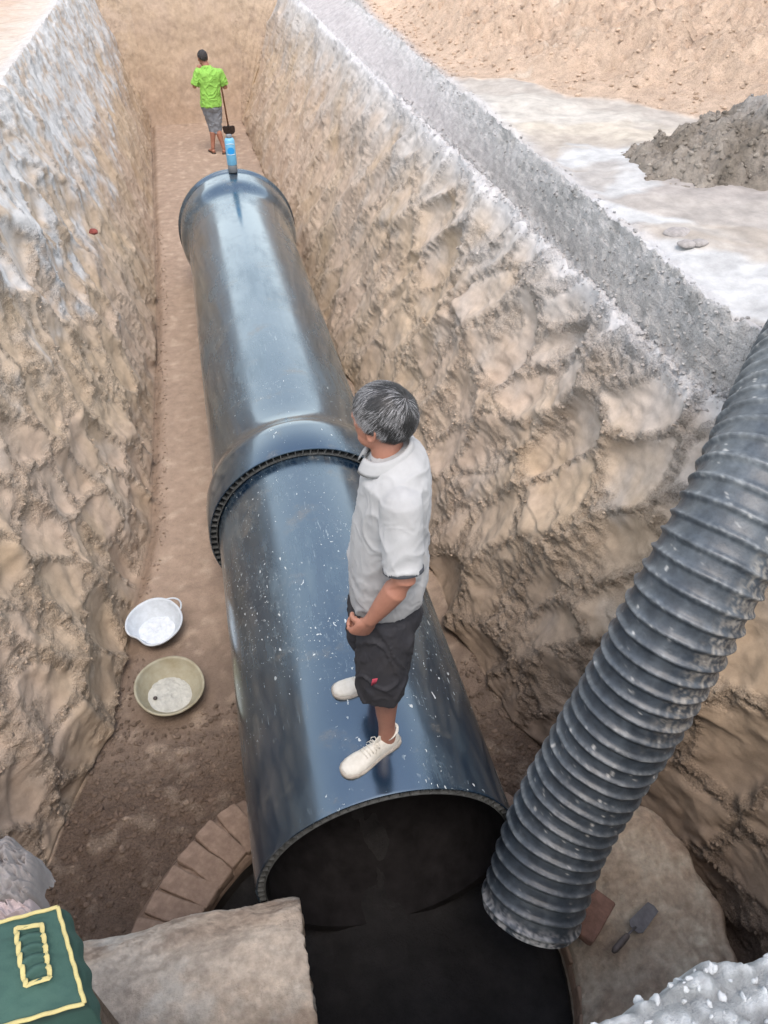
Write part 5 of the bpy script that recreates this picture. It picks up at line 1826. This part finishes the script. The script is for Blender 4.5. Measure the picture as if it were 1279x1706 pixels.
wcL, wcR = lerp(wsL, weL, .85), lerp(wsR, weR, .80)
for sh_, cf in ((wsL, wcL), (wsR, wcR)):
    m.ball(sh_, (.068, .066, .060)); m.tube([sh_, lerp(sh_, cf, .5), cf, cf + (cf - sh_) * .02], [.068, .068, .072, .070], 16)
me = remeshed(m, .009, 3); wrinkle(me, .016, 6.5, (1, 1, .8), 4); wrinkle(me, .007, 13, (1, 1, .9), 8)
a1 = (wcL - wsL) / np.linalg.norm(wcL - wsL); a2 = (wcR - wsR) / np.linalg.norm(wcR - wsR)
0 and cut_below(me, lambda p: p[2] < .795 or (np.dot(p - wcL, a1) > .0 and np.linalg.norm(p - wcL) < .11) or (np.dot(p - wcR, a2) > 0 and np.linalg.norm(p - wcR) < .11))
me.materials.append(M_lime)
ws = put(link('polo_shirt', me, wE))
rings_ = []
for k in range(24):
    t = -math.pi + .3 + (2 * math.pi - .6) * k / 23
    dirc = -wf * math.cos(t) + wl * math.sin(t); fr = (1 - math.cos(t)) / 2
    bp_ = A3(.450, Y0 + .01, 1.405) - A3(0, 0, .03 * fr)
    rings_.append([bp_ + dirc * a_ + A3(0, 0, b_) for a_, b_ in ((.064, 0), (.060, .028), (.068, .034), (.080, .008), (.084, -.006), (.072, 0))])
m = MB(); m.loft(rings_); m.obj('collar', M_lime, ws)
m = MB()
m.loft([ring(A3(.447, Y0, z), wf, wl, a_, b_, e=.9) for z, a_, b_ in ((.90, .125, .160), (.84, .135, .172), (.76, .140, .178), (.72, .12, .165))])
for hp, kn in ((whL, wkL), (whR, wkR)):
    m.tube([hp, lerp(hp, kn, .4), lerp(hp, kn, .85), kn - A3(0, 0, .05), kn - A3(0, 0, .09), kn - A3(0, 0, .10)], [(.105, .108), (.104, .104), (.090, .088), (.080, .080), (.080, .080), (.076, .076)], 18)
me = remeshed(m, .010, 3); wrinkle(me, .014, 7, (1, 1, .6), 5)

me.materials.append(M_gshort); put(link('shorts', me, wE))
for an, td in ((waL, A3(-.25, .97, 0)), (waR, A3(.3, .95, 0))):
    td = td / np.linalg.norm(td); sdv = np.cross(td, A3(0, 0, 1))
    m = MB()
    rings_ = []
    for u, w_ in ((-.075, .010), (-.07, .026), (-.03, .034), (.04, .038), (.12, .046), (.18, .042), (.215, .020)):
        c_ = an + td * u; c_[2] = .0
        rings_.append([c_ + sdv * v + A3(0, 0, h) for v, h in ((-w_, .004), (-w_, .024), (w_, .024), (w_, .004))])
    m.loft(rings_)
    m.tube([an + td * .10 + sdv * .045 - A3(0, 0, .06), an + td * .07 + A3(0, 0, -.018), an + td * .10 - sdv * .045 - A3(0, 0, .06)], [(.014, .003)] * 3, 8)
    put(m.obj('sandal', M_sandal, wE))

# shovel leaning away from his right hand
hb = G(383, 226, .02)
top_ = A3(.715, Y0 + .30, 1.20); grip = wwR + A3(-.03, .08, .0)
top_ = grip + (grip - A3(hb[0], hb[1], .25)) / np.linalg.norm(grip - A3(hb[0], hb[1], .25)) * .16
sroot = empty('shovel', tuple(hb), 'long handled shovel with a muddy blade held by the green shirted worker', 'shovel')
sinv = Matrix.Translation(tuple(-np.array(hb)))
dsh = hb + A3(0, 0, .0) - top_; dn_ = dsh / np.linalg.norm(dsh)
bl_top = hb - dn_ * .24
m = MB(); m.tube([top_, lerp(top_, bl_top, .5), bl_top], [.015, .0145, .015], 10); o = m.obj('handle', M_wood, sroot); o.matrix_parent_inverse = sinv
m = MB(); m.tube([bl_top - dn_ * .06, bl_top, bl_top + dn_ * .05], [.019, .021, .016], 10); o = m.obj('socket', M_steel, sroot); o.matrix_parent_inverse = sinv
m = MB(); rings_ = []
sx = np.cross(dn_, A3(0, 1, 0)); sx = A3(1, 0, 0); nrm = np.cross(sx, dn_)
for u, w_ in ((0, .085), (.02, .115), (.08, .118), (.16, .112), (.21, .085), (.24, .04)):
    c_ = bl_top + dn_ * u
    rings_.append([c_ + sx * w_ * k + nrm * (.022 * (k * k) + th_) for k, th_ in ((-1, 0), (-.5, 0), (0, 0), (.5, 0), (1, 0), (1, .004), (.5, .004), (0, .004), (-.5, .004), (-1, .004))])
m.loft(rings_); o = m.obj('blade', M_steel, sroot, smooth=False); o.matrix_parent_inverse = sinv

# blue canister standing on the far collar
zc_ = PZ + .704
bc_ = A3(.436, 9.84, zc_)
can = empty('canister', tuple(bc_), 'slim light blue canister standing on the far collar of the pipe', 'canister')


def lathe(prof, n=32):
    m = MB(); m.loft([[(r_ * math.cos(t), r_ * math.sin(t), z) for t in np.linspace(0, 2 * math.pi, n, endpoint=False)] for r_, z in prof])
    return m


lathe([(.050, 0), (.054, .004), (.054, .085), (.050, .09)]).obj('base', M_gcan, can)
lathe([(.0545, .085), (.057, .09), (.057, .350), (.054, .356), (.045, .372), (.030, .380)]).obj('sleeve', M_blue, can)
lathe([(.032, .375), (.034, .38), (.034, .405), (.028, .410)]).obj('cap', M_gcan, can)
m = MB()
for (r0_, z0_, hh_, y_) in ((.058, .245, .036, 0),):
    n_ = 26; V = []; 
    F_ = []
    for q_ in range(6):
        for k in range(n_):
            t = 2 * math.pi * k / n_
            xx = .040 * (1 - q_ / 6) * math.cos(t); zz_ = z0_ + .040 * (1 - q_ / 6) * math.sin(t)
            V.append((xx, -math.sqrt(.0585 ** 2 - xx ** 2), zz_))
    for q_ in range(5):
        for k in range(n_):
            k2 = (k + 1) % n_
            F_.append((q_ * n_ + k, q_ * n_ + k2, (q_ + 1) * n_ + k2, (q_ + 1) * n_ + k))
    V.append((0, -.0585, z0_))
    m.add(V, F_ + [(5 * n_ + k, 5 * n_ + (k + 1) % n_, 6 * n_) for k in range(n_)])
m.obj('round_logo', M_cyan, can)
m = MB()
for z0_ in (.205, .312):
    pts = [(.0578 * math.sin(t), -.0578 * math.cos(t), z0_ + (.012 * math.cos(t * 1.6) if z0_ > .3 else 0)) for t in np.linspace(-.9, .9, 14)]
    m.tube(pts, .003, 6)
m.obj('white_band', M_whitepr, can)
